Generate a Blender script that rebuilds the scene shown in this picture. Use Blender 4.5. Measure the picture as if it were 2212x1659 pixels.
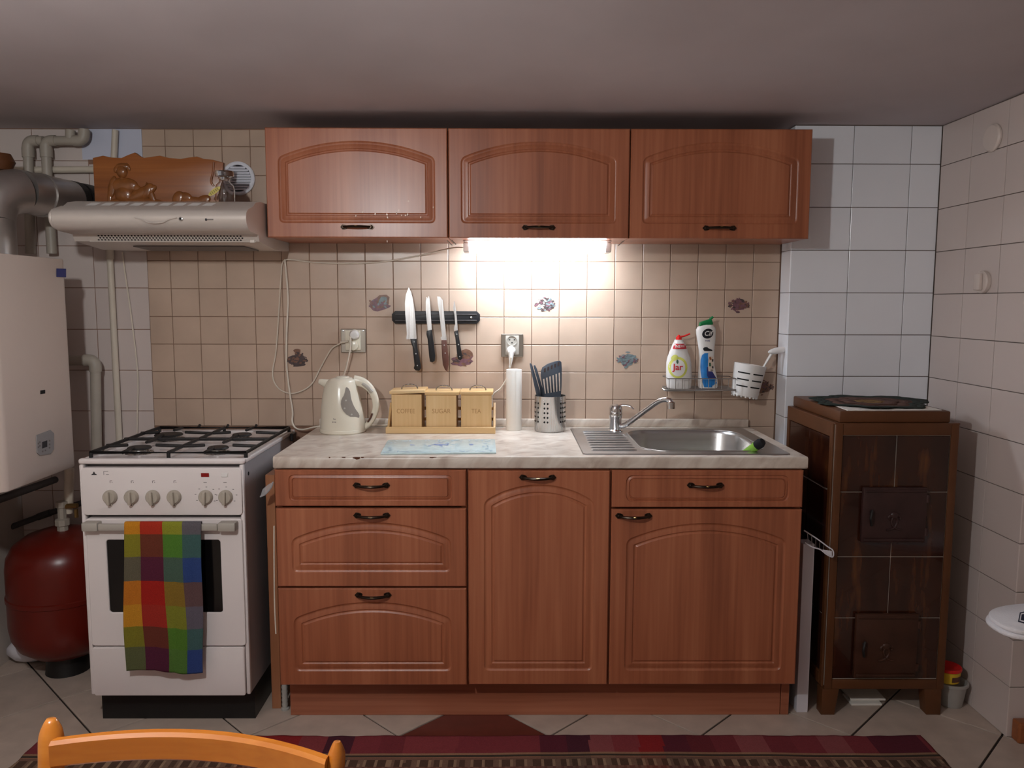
import bpy, bmesh, math, random
from mathutils import Vector, Matrix, noise
for o in list(bpy.data.objects): bpy.data.objects.remove(o)
SC = bpy.context.scene
COL = SC.collection
PI = math.pi
rnd = random.Random(7)

# ------------------------------------------------------------------ camera
F_PX, PITCH, YAW, ROLL = 1713.56, .1032, .0063, .0022
CAM = Vector((-.0221, -2.952, 1.3206))
FW = Vector((math.sin(YAW)*math.cos(PITCH), math.cos(YAW)*math.cos(PITCH), -math.sin(PITCH)))
_rt = Vector((math.cos(YAW), -math.sin(YAW), 0)); _up = _rt.cross(FW)
RT = _rt*math.cos(ROLL)+_up*math.sin(ROLL); UP = -_rt*math.sin(ROLL)+_up*math.cos(ROLL)
cd = bpy.data.cameras.new('camera'); cam = bpy.data.objects.new('camera', cd); COL.objects.link(cam)
cd.sensor_fit = 'HORIZONTAL'; cd.sensor_width = 36; cd.lens = 36*F_PX/2212; cd.clip_start = .02
M4 = Matrix((RT, UP, -FW)).transposed().to_4x4(); M4.translation = CAM; cam.matrix_world = M4
SC.camera = cam
# ------------------------------------------------------------------ world, exposure, lamp strengths
w = bpy.data.worlds.new('world'); SC.world = w; w.use_nodes = True
w.node_tree.nodes['Background'].inputs[0].default_value = (.02, .018, .017, 1)
w.node_tree.nodes['Background'].inputs[1].default_value = .1
SC.view_settings.view_transform = 'Standard'; SC.view_settings.look = 'None'
SC.view_settings.exposure = 0; SC.view_settings.gamma = 1; SC.view_settings.use_curve_mapping = False
TUBE_W, TUBE_C = 47, (.83, .96, 1.08)            # fluorescent tube under the middle wall cabinet
BULB_W, BULB_C = 950, (1, 1.03, 1.03)           # bare bulb under the ceiling, left of and behind the camera
BULB_POS = Vector((-.72, -2.40, 1.79))

# ------------------------------------------------------------------ points from the measured camera
def ray(x, y): return FW*F_PX+RT*(x-1106)-UP*(y-829.5)
def P(x, y, Y): r = ray(x, y); return CAM+r*((Y-CAM.y)/r.y)
def PZ(x, y, Z): r = ray(x, y); return CAM+r*((Z-CAM.z)/r.z)
def PX(x, y, X): r = ray(x, y); return CAM+r*((X-CAM.x)/r.x)
def lerp(a, b, t): return a+(b-a)*t
def V(*a): return Vector(a)

# ------------------------------------------------------------------ mesh builder
class MB:
    def __init__(s): s.v = []; s.f = []; s.m = []; s.c = []
    def add(s, vs, fs, mi=0, col=None):
        n = len(s.v); s.v += [Vector(v) for v in vs]
        for f in fs: s.f.append(tuple(n+i for i in f)); s.m.append(mi); s.c.append(col)
        return s
    def bm(s, b, mi=0, mat=None):
        b.verts.index_update()
        vs = [(mat @ v.co) if mat else v.co.copy() for v in b.verts]
        s.add(vs, [[v.index for v in f.verts] for f in b.faces], mi); b.free(); return s
    def box(s, a, b, bev=0, seg=1, mi=0, mat=None):
        a = Vector(a); b = Vector(b)
        lo = Vector([min(a[i], b[i]) for i in range(3)]); hi = Vector([max(a[i], b[i]) for i in range(3)])
        t = bmesh.new(); bmesh.ops.create_cube(t, size=1)
        for v in t.verts: v.co = Vector([(lo[i]+hi[i])/2+v.co[i]*(hi[i]-lo[i]) for i in range(3)])
        if bev: bmesh.ops.bevel(t, geom=t.edges[:], offset=min(bev, min(hi-lo)*.49), segments=seg, profile=.5, affect='EDGES')
        return s.bm(t, mi, mat)
    def tube(s, pts, r, n=10, closed=False, mi=0, flat=1.0):
        pts = [Vector(p) for p in pts]; N = len(pts)
        rs = r if isinstance(r, (list, tuple)) else [r]*N
        tg = []
        for i in range(N):
            a = pts[(i-1) % N] if (closed or i > 0) else pts[i]; b = pts[(i+1) % N] if (closed or i < N-1) else pts[i]
            d = b-a; tg.append(d.normalized() if d.length > 1e-9 else V(0, 0, 1))
        ref = V(0, 0, 1) if abs(tg[0].z) < .9 else V(0, 1, 0)
        u = tg[0].cross(ref).normalized(); vs = []
        for i in range(N):
            u = (u-tg[i]*u.dot(tg[i])).normalized(); q = tg[i].cross(u)
            for k in range(n):
                a = 2*PI*k/n; vs.append(pts[i]+u*math.cos(a)*rs[i]+q*math.sin(a)*rs[i]*flat)
        fs = []
        for i in range(N if closed else N-1):
            j = (i+1) % N
            for k in range(n):
                l = (k+1) % n; fs.append((i*n+k, j*n+k, j*n+l, i*n+l))
        if not closed: fs += [tuple(range(n)), tuple((N-1)*n+k for k in reversed(range(n)))]
        return s.add(vs, fs, mi)
    def lathe(s, prof, c=(0, 0, 0), n=32, axis='Z', sx=1, sy=1, mi=0, mat=None):
        c = Vector(c); vs = []; fs = []; idx = []
        for r, h in prof:
            if r < 1e-6: idx.append([len(vs)]); vs.append(V(0, 0, h))
            else:
                idx.append(list(range(len(vs), len(vs)+n)))
                vs += [V(r*sx*math.cos(2*PI*k/n), r*sy*math.sin(2*PI*k/n), h) for k in range(n)]
        for a, b in zip(idx, idx[1:]):
            for k in range(n):
                l = (k+1) % n
                if len(a) == 1 and len(b) == 1: continue
                if len(a) == 1: fs.append((a[0], b[l], b[k]))
                elif len(b) == 1: fs.append((a[k], a[l], b[0]))
                else: fs.append((a[k], a[l], b[l], b[k]))
        if len(idx[0]) > 1: fs.append(tuple(reversed(idx[0])))
        if len(idx[-1]) > 1: fs.append(tuple(idx[-1]))
        if axis == 'Y': vs = [V(v.x, -v.z, v.y) for v in vs]      # axis runs toward -Y
        if axis == 'X': vs = [V(v.z, v.x, v.y) for v in vs]
        if mat: vs = [mat @ v for v in vs]
        return s.add([v+c for v in vs], fs, mi)
    def prism(s, poly, d0, d1, axis='Y', mi=0, bev=0, col=None):
        # poly: 2D points (x,z) for axis Y, (x,y) for Z, (y,z) for X
        def mk(p, d): return V(p[0], d, p[1]) if axis == 'Y' else V(p[0], p[1], d) if axis == 'Z' else V(d, p[0], p[1])
        n = len(poly)
        if not bev:
            vs = [mk(p, d0) for p in poly]+[mk(p, d1) for p in poly]
            fs = [tuple(range(n)), tuple(reversed(range(n, 2*n)))]+[(i, n+i, n+(i+1) % n, (i+1) % n) for i in range(n)]
            return s.add(vs, fs, mi, col)
        t = bmesh.new(); a = [t.verts.new(mk(p, d0)) for p in poly]; b = [t.verts.new(mk(p, d1)) for p in poly]
        t.faces.new(a); t.faces.new(list(reversed(b)))
        for i in range(n): t.faces.new((a[i], b[i], b[(i+1) % n], a[(i+1) % n]))
        bmesh.ops.recalc_face_normals(t, faces=t.faces[:])
        bmesh.ops.bevel(t, geom=[e for f in t.faces for e in f.edges if len(f.verts) == n or True][:], offset=bev, segments=2, profile=.5, affect='EDGES') if False else \
            bmesh.ops.bevel(t, geom=list({e for f in list(t.faces)[:2] for e in f.edges}), offset=bev, segments=2, profile=.5, affect='EDGES')
        return s.bm(t, mi)
    def sphere(s, c, r, sx=1, sy=1, sz=1, n=16, mi=0, mat=None):
        t = bmesh.new(); bmesh.ops.create_uvsphere(t, u_segments=n, v_segments=max(6, n//2), radius=1)
        for v in t.verts: v.co = V(v.co.x*r*sx, v.co.y*r*sy, v.co.z*r*sz)
        m = Matrix.Translation(Vector(c)) @ (mat or Matrix())
        return s.bm(t, mi, m)
    def mesh(s, name, mats, off=V(0, 0, 0), smooth=True, angle=35, weld=False):
        me = bpy.data.meshes.new(name)
        me.from_pydata([tuple(v-off) for v in s.v], [], s.f)
        for m in (mats if isinstance(mats, (list, tuple)) else [mats]): me.materials.append(m)
        for p, mi in zip(me.polygons, s.m): p.material_index = mi
        if any(c is not None for c in s.c):
            ca = me.color_attributes.new('Col', 'FLOAT_COLOR', 'CORNER')
            for p, c in zip(me.polygons, s.c):
                for li in p.loop_indices: ca.data[li].color = (*(c or (1, 1, 1)), 1)
        b = bmesh.new(); b.from_mesh(me); bmesh.ops.recalc_face_normals(b, faces=b.faces[:]); b.to_mesh(me); b.free()
        if smooth:
            for p in me.polygons: p.use_smooth = True
            me.set_sharp_from_angle(angle=math.radians(angle))
        me.update(); return me

WORLD = {}
def wloc(o): return WORLD.get(o.name, V(0, 0, 0))
def link(o, parent, wl):
    COL.objects.link(o); WORLD[o.name] = Vector(wl)
    if parent: o.parent = parent; o.location = Vector(wl)-wloc(parent)
    else: o.location = wl
def tag(o, label, cat, group=None):
    o['label'] = label; o['category'] = cat
    if group: o['group'] = group
    return o
def thing(name, label, cat, loc, group=None):
    o = bpy.data.objects.new(name, None); o.empty_display_size = .05; link(o, None, loc); return tag(o, label, cat, group)
def part(name, mb, mats, parent, label=None, smooth=True, angle=35, stuff=False):
    L = wloc(parent); o = bpy.data.objects.new(name, mb.mesh(name, mats, L, smooth, angle)); link(o, parent, L)
    if label: o['label'] = label
    if stuff: o['kind'] = 'stuff'
    return o
def solo(name, label, cat, mb, mats, group=None, smooth=True, angle=35):
    xs = [v.x for v in mb.v]; ys = [v.y for v in mb.v]; L = V((min(xs)+max(xs))/2, (min(ys)+max(ys))/2, min(v.z for v in mb.v))
    o = bpy.data.objects.new(name, mb.mesh(name, mats, L, smooth, angle)); link(o, None, L); return tag(o, label, cat, group)
def struct(name, mb, mats, smooth=False):
    o = bpy.data.objects.new(name, mb.mesh(name, mats, V(0, 0, 0), smooth)); link(o, None, V(0, 0, 0)); o['kind'] = 'structure'; return o
def inst(name, me, parent, loc, rot=(0, 0, 0), label=None, mat=None):
    o = bpy.data.objects.new(name, me); link(o, parent, loc); o.rotation_euler = rot
    if label: o['label'] = label
    return o
def smooth_path(pts, k=8, closed=False):
    pts = [Vector(p) for p in pts]; out = []; n = len(pts)
    for i in range(n if closed else n-1):
        if closed: a, b, c, d = pts[i-1], pts[i], pts[(i+1) % n], pts[(i+2) % n]
        else: a, b, c, d = pts[max(i-1, 0)], pts[i], pts[i+1], pts[min(i+2, n-1)]
        for j in range(k):
            t = j/k
            out.append(.5*((2*b)+(c-a)*t+(2*a-5*b+4*c-d)*t*t+(3*b-a-3*c+d)*t**3))
    if not closed: out.append(pts[-1])
    return out
def rrect(x0, x1, z0, z1, r, k=5):
    o = []
    for cx, cz, a in ((x1-r, z0+r, -PI/2), (x1-r, z1-r, 0), (x0+r, z1-r, PI/2), (x0+r, z0+r, PI)):
        o += [(cx+r*math.cos(a+PI/2*i/k), cz+r*math.sin(a+PI/2*i/k)) for i in range(k+1)]
    return o

# ------------------------------------------------------------------ materials
def srgb(r, g, b): return tuple(((c/255)/12.92 if c/255 <= .04045 else ((c/255+.055)/1.055)**2.4) for c in (r, g, b))
def newmat(name):
    m = bpy.data.materials.new(name); m.use_nodes = True; nt = m.node_tree; return m, nt, nt.nodes['Principled BSDF']
def nd(nt, t, **kw):
    n = nt.nodes.new(t)
    for k, v in kw.items(): setattr(n, k, v)
    return n
def coords(nt, scale=(1, 1, 1), kind='Object', rot=(0, 0, 0)):
    tc = nd(nt, 'ShaderNodeTexCoord'); mp = nd(nt, 'ShaderNodeMapping'); mp.inputs['Scale'].default_value = scale; mp.inputs['Rotation'].default_value = rot
    nt.links.new(tc.outputs[kind], mp.inputs[0]); return mp.outputs[0]
def mat(name, c, rough=.5, metal=0, spec=.5, var=.08, vscale=6, bump=0, bscale=60, trans=0, ior=1.45, coat=0, rvar=.0):
    m, nt, b = newmat(name)
    b.inputs['Roughness'].default_value = rough; b.inputs['Metallic'].default_value = metal
    b.inputs['Specular IOR Level'].default_value = spec; b.inputs['Transmission Weight'].default_value = trans; b.inputs['IOR'].default_value = ior
    b.inputs['Coat Weight'].default_value = coat; b.inputs['Coat Roughness'].default_value = .1
    co = coords(nt)
    nz = nd(nt, 'ShaderNodeTexNoise'); nz.inputs['Scale'].default_value = vscale; nz.inputs['Detail'].default_value = 4; nt.links.new(co, nz.inputs[0])
    rp = nd(nt, 'ShaderNodeValToRGB'); e = rp.color_ramp.elements
    e[0].position = .3; e[1].position = .7
    e[0].color = (*[x*(1-var) for x in c], 1); e[1].color = (*[min(1, x*(1+var)) for x in c], 1)
    nt.links.new(nz.outputs[0], rp.inputs[0]); nt.links.new(rp.outputs[0], b.inputs['Base Color'])
    if rvar:
        mr = nd(nt, 'ShaderNodeMapRange'); mr.inputs['To Min'].default_value = rough-rvar; mr.inputs['To Max'].default_value = rough+rvar
        nt.links.new(nz.outputs[0], mr.inputs[0]); nt.links.new(mr.outputs[0], b.inputs['Roughness'])
    if bump:
        n2 = nd(nt, 'ShaderNodeTexNoise'); n2.inputs['Scale'].default_value = bscale; nt.links.new(co, n2.inputs[0])
        bp = nd(nt, 'ShaderNodeBump'); bp.inputs['Strength'].default_value = bump; bp.inputs['Distance'].default_value = .002
        nt.links.new(n2.outputs[0], bp.inputs['Height']); nt.links.new(bp.outputs[0], b.inputs['Normal'])
    return m
def tilemat(name, c, var, rough, blot=3.0, tint=.1, bump=.0):
    m, nt, b = newmat(name); b.inputs['Roughness'].default_value = rough
    oi = nd(nt, 'ShaderNodeObjectInfo'); ge = nd(nt, 'ShaderNodeNewGeometry')
    nz = nd(nt, 'ShaderNodeTexNoise'); nz.inputs['Scale'].default_value = blot; nz.inputs['Detail'].default_value = 5; nt.links.new(ge.outputs['Position'], nz.inputs[0])
    rp = nd(nt, 'ShaderNodeValToRGB'); e = rp.color_ramp.elements; e[0].position = .25; e[1].position = .75
    e[0].color = (*[x*(1-var) for x in c], 1); e[1].color = (*[min(1, x*(1+var)) for x in c], 1)
    nt.links.new(nz.outputs[0], rp.inputs[0])
    hs = nd(nt, 'ShaderNodeHueSaturation'); mr = nd(nt, 'ShaderNodeMapRange'); mr.inputs['To Min'].default_value = 1-tint; mr.inputs['To Max'].default_value = 1+tint
    nt.links.new(oi.outputs['Random'], mr.inputs[0]); nt.links.new(mr.outputs[0], hs.inputs['Value']); nt.links.new(rp.outputs[0], hs.inputs['Color'])
    nt.links.new(hs.outputs[0], b.inputs['Base Color'])
    if bump:
        bp = nd(nt, 'ShaderNodeBump'); bp.inputs['Strength'].default_value = bump; bp.inputs['Distance'].default_value = .004
        n2 = nd(nt, 'ShaderNodeTexNoise'); n2.inputs['Scale'].default_value = 12; nt.links.new(ge.outputs['Position'], n2.inputs[0])
        nt.links.new(n2.outputs[0], bp.inputs['Height']); nt.links.new(bp.outputs[0], b.inputs['Normal'])
    return m
def wood(name, dark, mid, light, rough=.35, axis='Z', broad=9, fine=90, coat=.15, bump=.08):
    m, nt, b = newmat(name); b.inputs['Roughness'].default_value = rough; b.inputs['Coat Weight'].default_value = coat; b.inputs['Coat Roughness'].default_value = .25
    tc = nd(nt, 'ShaderNodeNewGeometry'); oi = nd(nt, 'ShaderNodeObjectInfo')
    off = nd(nt, 'ShaderNodeVectorMath', operation='ADD'); ml = nd(nt, 'ShaderNodeVectorMath', operation='SCALE'); ml.inputs[3].default_value = 3
    nt.links.new(oi.outputs['Random'], ml.inputs[0]); nt.links.new(tc.outputs['Position'], off.inputs[0]); nt.links.new(ml.outputs[0], off.inputs[1])
    def nz(across, along, det, dist=0):
        mp = nd(nt, 'ShaderNodeMapping'); s = [across]*3; s['XYZ'.index(axis)] = along; mp.inputs['Scale'].default_value = s
        nt.links.new(off.outputs[0], mp.inputs[0]); n = nd(nt, 'ShaderNodeTexNoise'); n.inputs['Scale'].default_value = 1; n.inputs['Detail'].default_value = det
        n.inputs['Distortion'].default_value = dist; nt.links.new(mp.outputs[0], n.inputs[0]); return n.outputs[0]
    a = nz(broad, .5, 3, .4); f = nz(fine, 2.2, 6, .3)
    mx = nd(nt, 'ShaderNodeMix'); mx.data_type = 'FLOAT'; mx.inputs[0].default_value = .38
    nt.links.new(a, mx.inputs[2]); nt.links.new(f, mx.inputs[3])
    rp = nd(nt, 'ShaderNodeValToRGB'); e = rp.color_ramp.elements; e[0].position = .33; e[0].color = (*dark, 1); e[1].position = .68; e[1].color = (*light, 1)
    k = e.new(.5); k.color = (*mid, 1)
    nt.links.new(mx.outputs[0], rp.inputs[0]); nt.links.new(rp.outputs[0], b.inputs['Base Color'])
    bp = nd(nt, 'ShaderNodeBump'); bp.inputs['Strength'].default_value = bump; bp.inputs['Distance'].default_value = .001
    nt.links.new(f, bp.inputs['Height']); nt.links.new(bp.outputs[0], b.inputs['Normal'])
    return m
def marble(name):
    m, nt, b = newmat(name); b.inputs['Roughness'].default_value = .28
    ge = nd(nt, 'ShaderNodeNewGeometry'); mp = nd(nt, 'ShaderNodeMapping'); mp.vector_type = 'TEXTURE'; mp.inputs['Rotation'].default_value = (.25, -.75, .62); mp.inputs['Scale'].default_value = (.22, .042, .042)
    nt.links.new(ge.outputs['Position'], mp.inputs[0])
    n = nd(nt, 'ShaderNodeTexNoise'); n.inputs['Scale'].default_value = 1; n.inputs['Detail'].default_value = 6; n.inputs['Distortion'].default_value = .7; nt.links.new(mp.outputs[0], n.inputs[0])
    rp = nd(nt, 'ShaderNodeValToRGB'); e = rp.color_ramp.elements; e[0].position = .28; e[0].color = (*srgb(178, 160, 147), 1); e[1].position = .7; e[1].color = (*srgb(222, 212, 200), 1)
    k = e.new(.47); k.color = (*srgb(204, 190, 177), 1)
    nt.links.new(n.outputs[0], rp.inputs[0]); nt.links.new(rp.outputs[0], b.inputs['Base Color']); return m
def attrmat(name, rough=.9, bump=.3, bscale=700, stretch=(1, 1, 1)):
    m, nt, b = newmat(name); b.inputs['Roughness'].default_value = rough; b.inputs['Specular IOR Level'].default_value = .2
    a = nd(nt, 'ShaderNodeVertexColor', layer_name='Col'); co = coords(nt, stretch)
    n = nd(nt, 'ShaderNodeTexNoise'); n.inputs['Scale'].default_value = bscale; n.inputs['Detail'].default_value = 2; nt.links.new(co, n.inputs[0])
    hs = nd(nt, 'ShaderNodeHueSaturation'); mr = nd(nt, 'ShaderNodeMapRange'); mr.inputs['To Min'].default_value = .6; mr.inputs['To Max'].default_value = 1.4
    nt.links.new(n.outputs[0], mr.inputs[0]); nt.links.new(mr.outputs[0], hs.inputs['Value']); nt.links.new(a.outputs[0], hs.inputs['Color']); nt.links.new(hs.outputs[0], b.inputs['Base Color'])
    bp = nd(nt, 'ShaderNodeBump'); bp.inputs['Strength'].default_value = bump; bp.inputs['Distance'].default_value = .002
    nt.links.new(n.outputs[0], bp.inputs['Height']); nt.links.new(bp.outputs[0], b.inputs['Normal']); return m
def brushed(name, c, rough=.28, axis='Z', s=200):
    m, nt, b = newmat(name); b.inputs['Metallic'].default_value = 1; b.inputs['Base Color'].default_value = (*c, 1)
    sc = [s]*3; sc['XYZ'.index(axis)] = 3
    co = coords(nt, sc); n = nd(nt, 'ShaderNodeTexNoise'); n.inputs['Scale'].default_value = 1; n.inputs['Detail'].default_value = 3; nt.links.new(co, n.inputs[0])
    mr = nd(nt, 'ShaderNodeMapRange'); mr.inputs['To Min'].default_value = rough-.08; mr.inputs['To Max'].default_value = rough+.12
    nt.links.new(n.outputs[0], mr.inputs[0]); nt.links.new(mr.outputs[0], b.inputs['Roughness'])
    bp = nd(nt, 'ShaderNodeBump'); bp.inputs['Strength'].default_value = .06; bp.inputs['Distance'].default_value = .001
    nt.links.new(n.outputs[0], bp.inputs['Height']); nt.links.new(bp.outputs[0], b.inputs['Normal']); return m
def emit(name, c, s):
    m, nt, b = newmat(name); b.inputs['Base Color'].default_value = (.8, .8, .8, 1); b.inputs['Emission Color'].default_value = (*c, 1); b.inputs['Emission Strength'].default_value = s; return m

m_beige = tilemat('beige_glazed_tile', srgb(189, 164, 145), .10, .30, 7, .035, .25)
m_grout = mat('brown_grout', srgb(138, 106, 88), .9, var=.2, vscale=20)
m_white = tilemat('white_glazed_tile', srgb(236, 238, 244), .03, .22, 2.5, .02, .12)
m_pinkw = tilemat('warm_white_glazed_tile', srgb(206, 192, 186), .03, .22, 2.5, .02, .12)
m_wgrout = mat('dark_thin_grout', srgb(105, 92, 86), .9, var=.2)
m_ftile = tilemat('grey_beige_floor_tile', srgb(188, 170, 156), .14, .38, 14, .04)
m_fred = tilemat('dark_red_floor_tile', srgb(104, 46, 36), .15, .35, 20, .03)
m_fgrout = mat('floor_grout', srgb(48, 38, 34), .9)
m_ceil = mat('ceiling_paint', srgb(190, 180, 182), .75, var=.10, vscale=1.6, bump=.25, bscale=18)
m_plaster = mat('plaster', srgb(190, 178, 168), .85, var=.05)
m_bluepaint = mat('pale_blue_wall_paint', srgb(196, 198, 214), .6, var=.03)
m_wood = wood('alder_foil', srgb(134, 75, 50), srgb(162, 95, 65), srgb(180, 113, 80))
m_woodx = wood('alder_foil_horizontal', srgb(137, 78, 54), srgb(160, 95, 68), srgb(176, 110, 82), axis='X')
m_wooddark = mat('cabinet_inside_shadow_board', srgb(96, 58, 42), .6)
m_chip = mat('bare_chipboard', srgb(92, 54, 36), .9, var=.3, vscale=200)
m_sidewood = wood('side_panel_wood', srgb(132, 82, 54), srgb(156, 102, 70), srgb(170, 116, 82), coat=0)
m_bronze = mat('antique_bronze', srgb(54, 44, 36), .32, .85, var=.25, vscale=30)
m_brass = mat('rubbed_brass', srgb(170, 140, 90), .3, 1)
m_marble = marble('marbled_laminate')
m_steel = brushed('brushed_steel', (.50, .49, .48), .24, 'Z')
m_sinksteel = brushed('sink_steel', (.56, .55, .54), .30, 'X', 120)
m_chrome = mat('chrome', (.75, .75, .76), .08, 1, var=.0)
m_enamel = mat('white_enamel', srgb(226, 217, 214), .28, var=.015, vscale=3)
m_side = mat('galvanised_side', srgb(172, 170, 172), .3, 0, var=.06, vscale=5)
m_black = mat('black_enamel', srgb(22, 20, 20), .4, var=.2)
m_iron = mat('cast_iron_black', srgb(30, 27, 27), .5, var=.2, bump=.3, bscale=200)
m_darkglass = mat('dark_oven_glass', srgb(14, 12, 12), .12, var=.1)
m_greyplast = mat('grey_plastic', srgb(172, 165, 155), .4, var=.03)
m_cream = mat('cream_plastic', srgb(226, 218, 200), .22, var=.02)
m_whitep = mat('white_plastic', srgb(226, 222, 218), .3, var=.02)
m_boiler = mat('boiler_enamel', srgb(206, 190, 180), .35, var=.015)
m_pipe = mat('painted_pipe', srgb(168, 158, 146), .45, var=.08, vscale=12)
m_pipecream = mat('cream_painted_pipe', srgb(206, 194, 178), .45, var=.06, vscale=12)
m_pipedark = mat('dark_pipe', srgb(70, 66, 66), .5, .3, var=.2)
m_flue = mat('aluminium_flue', (.50, .47, .45), .38, .9, var=.12, vscale=9, rvar=.06)
m_red = mat('red_vessel_paint', srgb(98, 22, 12), .3, var=.1, vscale=5)
m_pine = wood('bamboo', srgb(208, 166, 112), srgb(222, 184, 130), srgb(232, 198, 148), rough=.45, broad=18, coat=.05)
m_pinex = wood('bamboo_horizontal', srgb(206, 164, 110), srgb(220, 182, 128), srgb(230, 196, 146), rough=.45, axis='X', coat=.05)
m_burn = mat('burnt_lettering', srgb(176, 132, 84), .8)
m_carve = wood('varnished_carved_wood', srgb(110, 60, 24), srgb(138, 78, 34), srgb(160, 96, 46), rough=.35, axis='X', broad=22, coat=.5)
m_carvegold = mat('carved_relief_varnish', srgb(128, 76, 34), .28, var=.25, vscale=30, coat=.5)
m_glass = mat('clear_glass', (1, 1, 1), .03, trans=1, var=0)
m_label = mat('yellow_paper_tag', srgb(206, 190, 110), .8, var=.15, vscale=90)
m_hood = mat('hood_silver_paint', srgb(210, 200, 192), .34, .25, var=.03)
m_hooddark = mat('hood_underside', srgb(150, 142, 136), .4, .3, var=.06)
m_vent = mat('bluish_white_plastic', srgb(232, 232, 240), .35, var=.02)
m_hole = mat('black_hole', srgb(12, 11, 11), .8)
m_knob = mat('knob_plastic', srgb(176, 166, 152), .45, var=.03)
m_redlamp = mat('dark_red_indicator', srgb(130, 14, 12), .25, var=.1)
m_print = mat('grey_print', srgb(120, 112, 110), .6)
m_printd = mat('dark_print', srgb(50, 48, 52), .6)
m_stovebrown = mat('brown_iron_frame', srgb(92, 54, 28), .45, var=.12, vscale=9)
m_stovedoor = mat('cast_brown_door', srgb(66, 38, 26), .42, var=.2, vscale=16, bump=.3, bscale=90)
m_stoveiron = mat('cast_plum_door', srgb(58, 36, 34), .42, var=.2, vscale=16, bump=.3, bscale=90)
m_whitejoint = mat('pale_tile_joint', srgb(190, 180, 168), .8)
m_chair = wood('orange_varnished_beech', srgb(176, 98, 26), srgb(192, 114, 36), srgb(204, 128, 48), rough=.22, axis='X', broad=6, coat=.5)
m_cloth = attrmat('checked_cloth', .9, .35, 500)
m_rug = attrmat('woven_rug', .95, .8, 260, (1, 3, 1))
m_paper = mat('white_paper', srgb(232, 226, 218), .85, var=.02, bump=.2, bscale=120)
m_cord = mat('white_cord', srgb(216, 204, 188), .5, var=.03)
m_greycord = mat('grey_cord', srgb(150, 138, 128), .5)
m_blackp = mat('black_plastic', srgb(28, 27, 29), .4, var=.1)
m_utensil = mat('grey_nylon', srgb(66, 72, 82), .4, var=.06)
m_blade = brushed('knife_steel', (.76, .75, .75), .24, 'Z', 260)
m_rivet = mat('rivet', (.7, .7, .7), .3, 1)
m_brownh = mat('brown_wood_handle', srgb(92, 56, 46), .5, var=.15, vscale=40)
m_plate = brushed('socket_plate_steel', (.40, .36, .31), .3, 'Z', 150)
m_redp = mat('red_plastic', srgb(214, 36, 34), .35, var=.04)
m_greenp = mat('green_plastic', srgb(16, 120, 66), .35, var=.05)
m_lime = mat('lime_plastic', srgb(126, 176, 62), .4, var=.05)
m_lemon = mat('lemon_print', srgb(206, 207, 100), .5, var=.15, vscale=40)
m_leaf = mat('leaf_print', srgb(60, 96, 70), .5)
m_redprint = mat('red_print', srgb(196, 30, 44), .5)
m_blackprint = mat('black_print', srgb(26, 26, 30), .5)
m_blueprint = mat('blue_print', srgb(36, 120, 190), .4, var=.2, vscale=30)
m_navy = mat('navy_print', srgb(44, 50, 110), .5, var=.15, vscale=30)
m_wire = mat('wire_chrome', (.5, .48, .46), .3, 1)
m_brush = mat('brush_bristle', srgb(236, 232, 230), .9, bump=.8, bscale=400)
m_boardglass = mat('glass_board_print', srgb(196, 216, 218), .18, var=.10, vscale=45)
m_boardblue = mat('glass_board_blue', srgb(118, 146, 196), .3, var=.1)
m_boardpale = mat('glass_board_pale_blue', srgb(168, 194, 208), .3, var=.1)
m_bluest = mat('blue_sticker', srgb(52, 62, 130), .4)
m_panelgrey = mat('grey_control_panel', srgb(150, 146, 146), .4)
m_pur1 = mat('plum_glaze', srgb(118, 84, 92), .3, var=.25, vscale=80)
m_pur2 = mat('brown_glaze', srgb(122, 88, 72), .3, var=.25, vscale=80)
m_teal = mat('teal_glaze', srgb(116, 128, 130), .3, var=.25, vscale=80)
m_dark = mat('dark_glaze', srgb(78, 66, 66), .3, var=.25, vscale=80)
m_pale = mat('pale_glaze', srgb(206, 190, 176), .3, var=.1, vscale=80)
m_mat = mat('woven_placemat', srgb(92, 62, 52), .9, var=.3, vscale=40, bump=.5, bscale=200)
m_matgreen = mat('dark_green_leaf_fabric', srgb(34, 44, 38), .9, var=.2, vscale=30)
m_matgold = mat('ochre_fabric', srgb(130, 98, 54), .9, var=.2, vscale=30)
m_yellow = mat('yellow_tub', srgb(222, 184, 44), .4, var=.04)
m_clear = mat('frosted_plastic', srgb(222, 218, 212), .35, trans=.6, var=.02)
m_content = mat('white_tub_content', srgb(226, 206, 196), .9, var=.05)
m_panelwhite = mat('white_melamine', srgb(216, 212, 218), .35, var=.02)
m_towel = mat('white_terry', srgb(232, 228, 230), .95, var=.03, bump=.7, bscale=300)
m_trim = wood('orange_brown_trim', srgb(128, 70, 36), srgb(150, 86, 48), srgb(164, 100, 58), axis='X')
m_switch = mat('switch_plastic', srgb(214, 200, 192), .3)
m_clearfilm = mat('clear_film', (.9, .92, .95), .2, trans=.75, var=0)
m_bead = mat('ribbed_plastic', srgb(170, 166, 160), .4)
m_sponge = mat('black_foam', srgb(20, 20, 26), .9)
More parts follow.
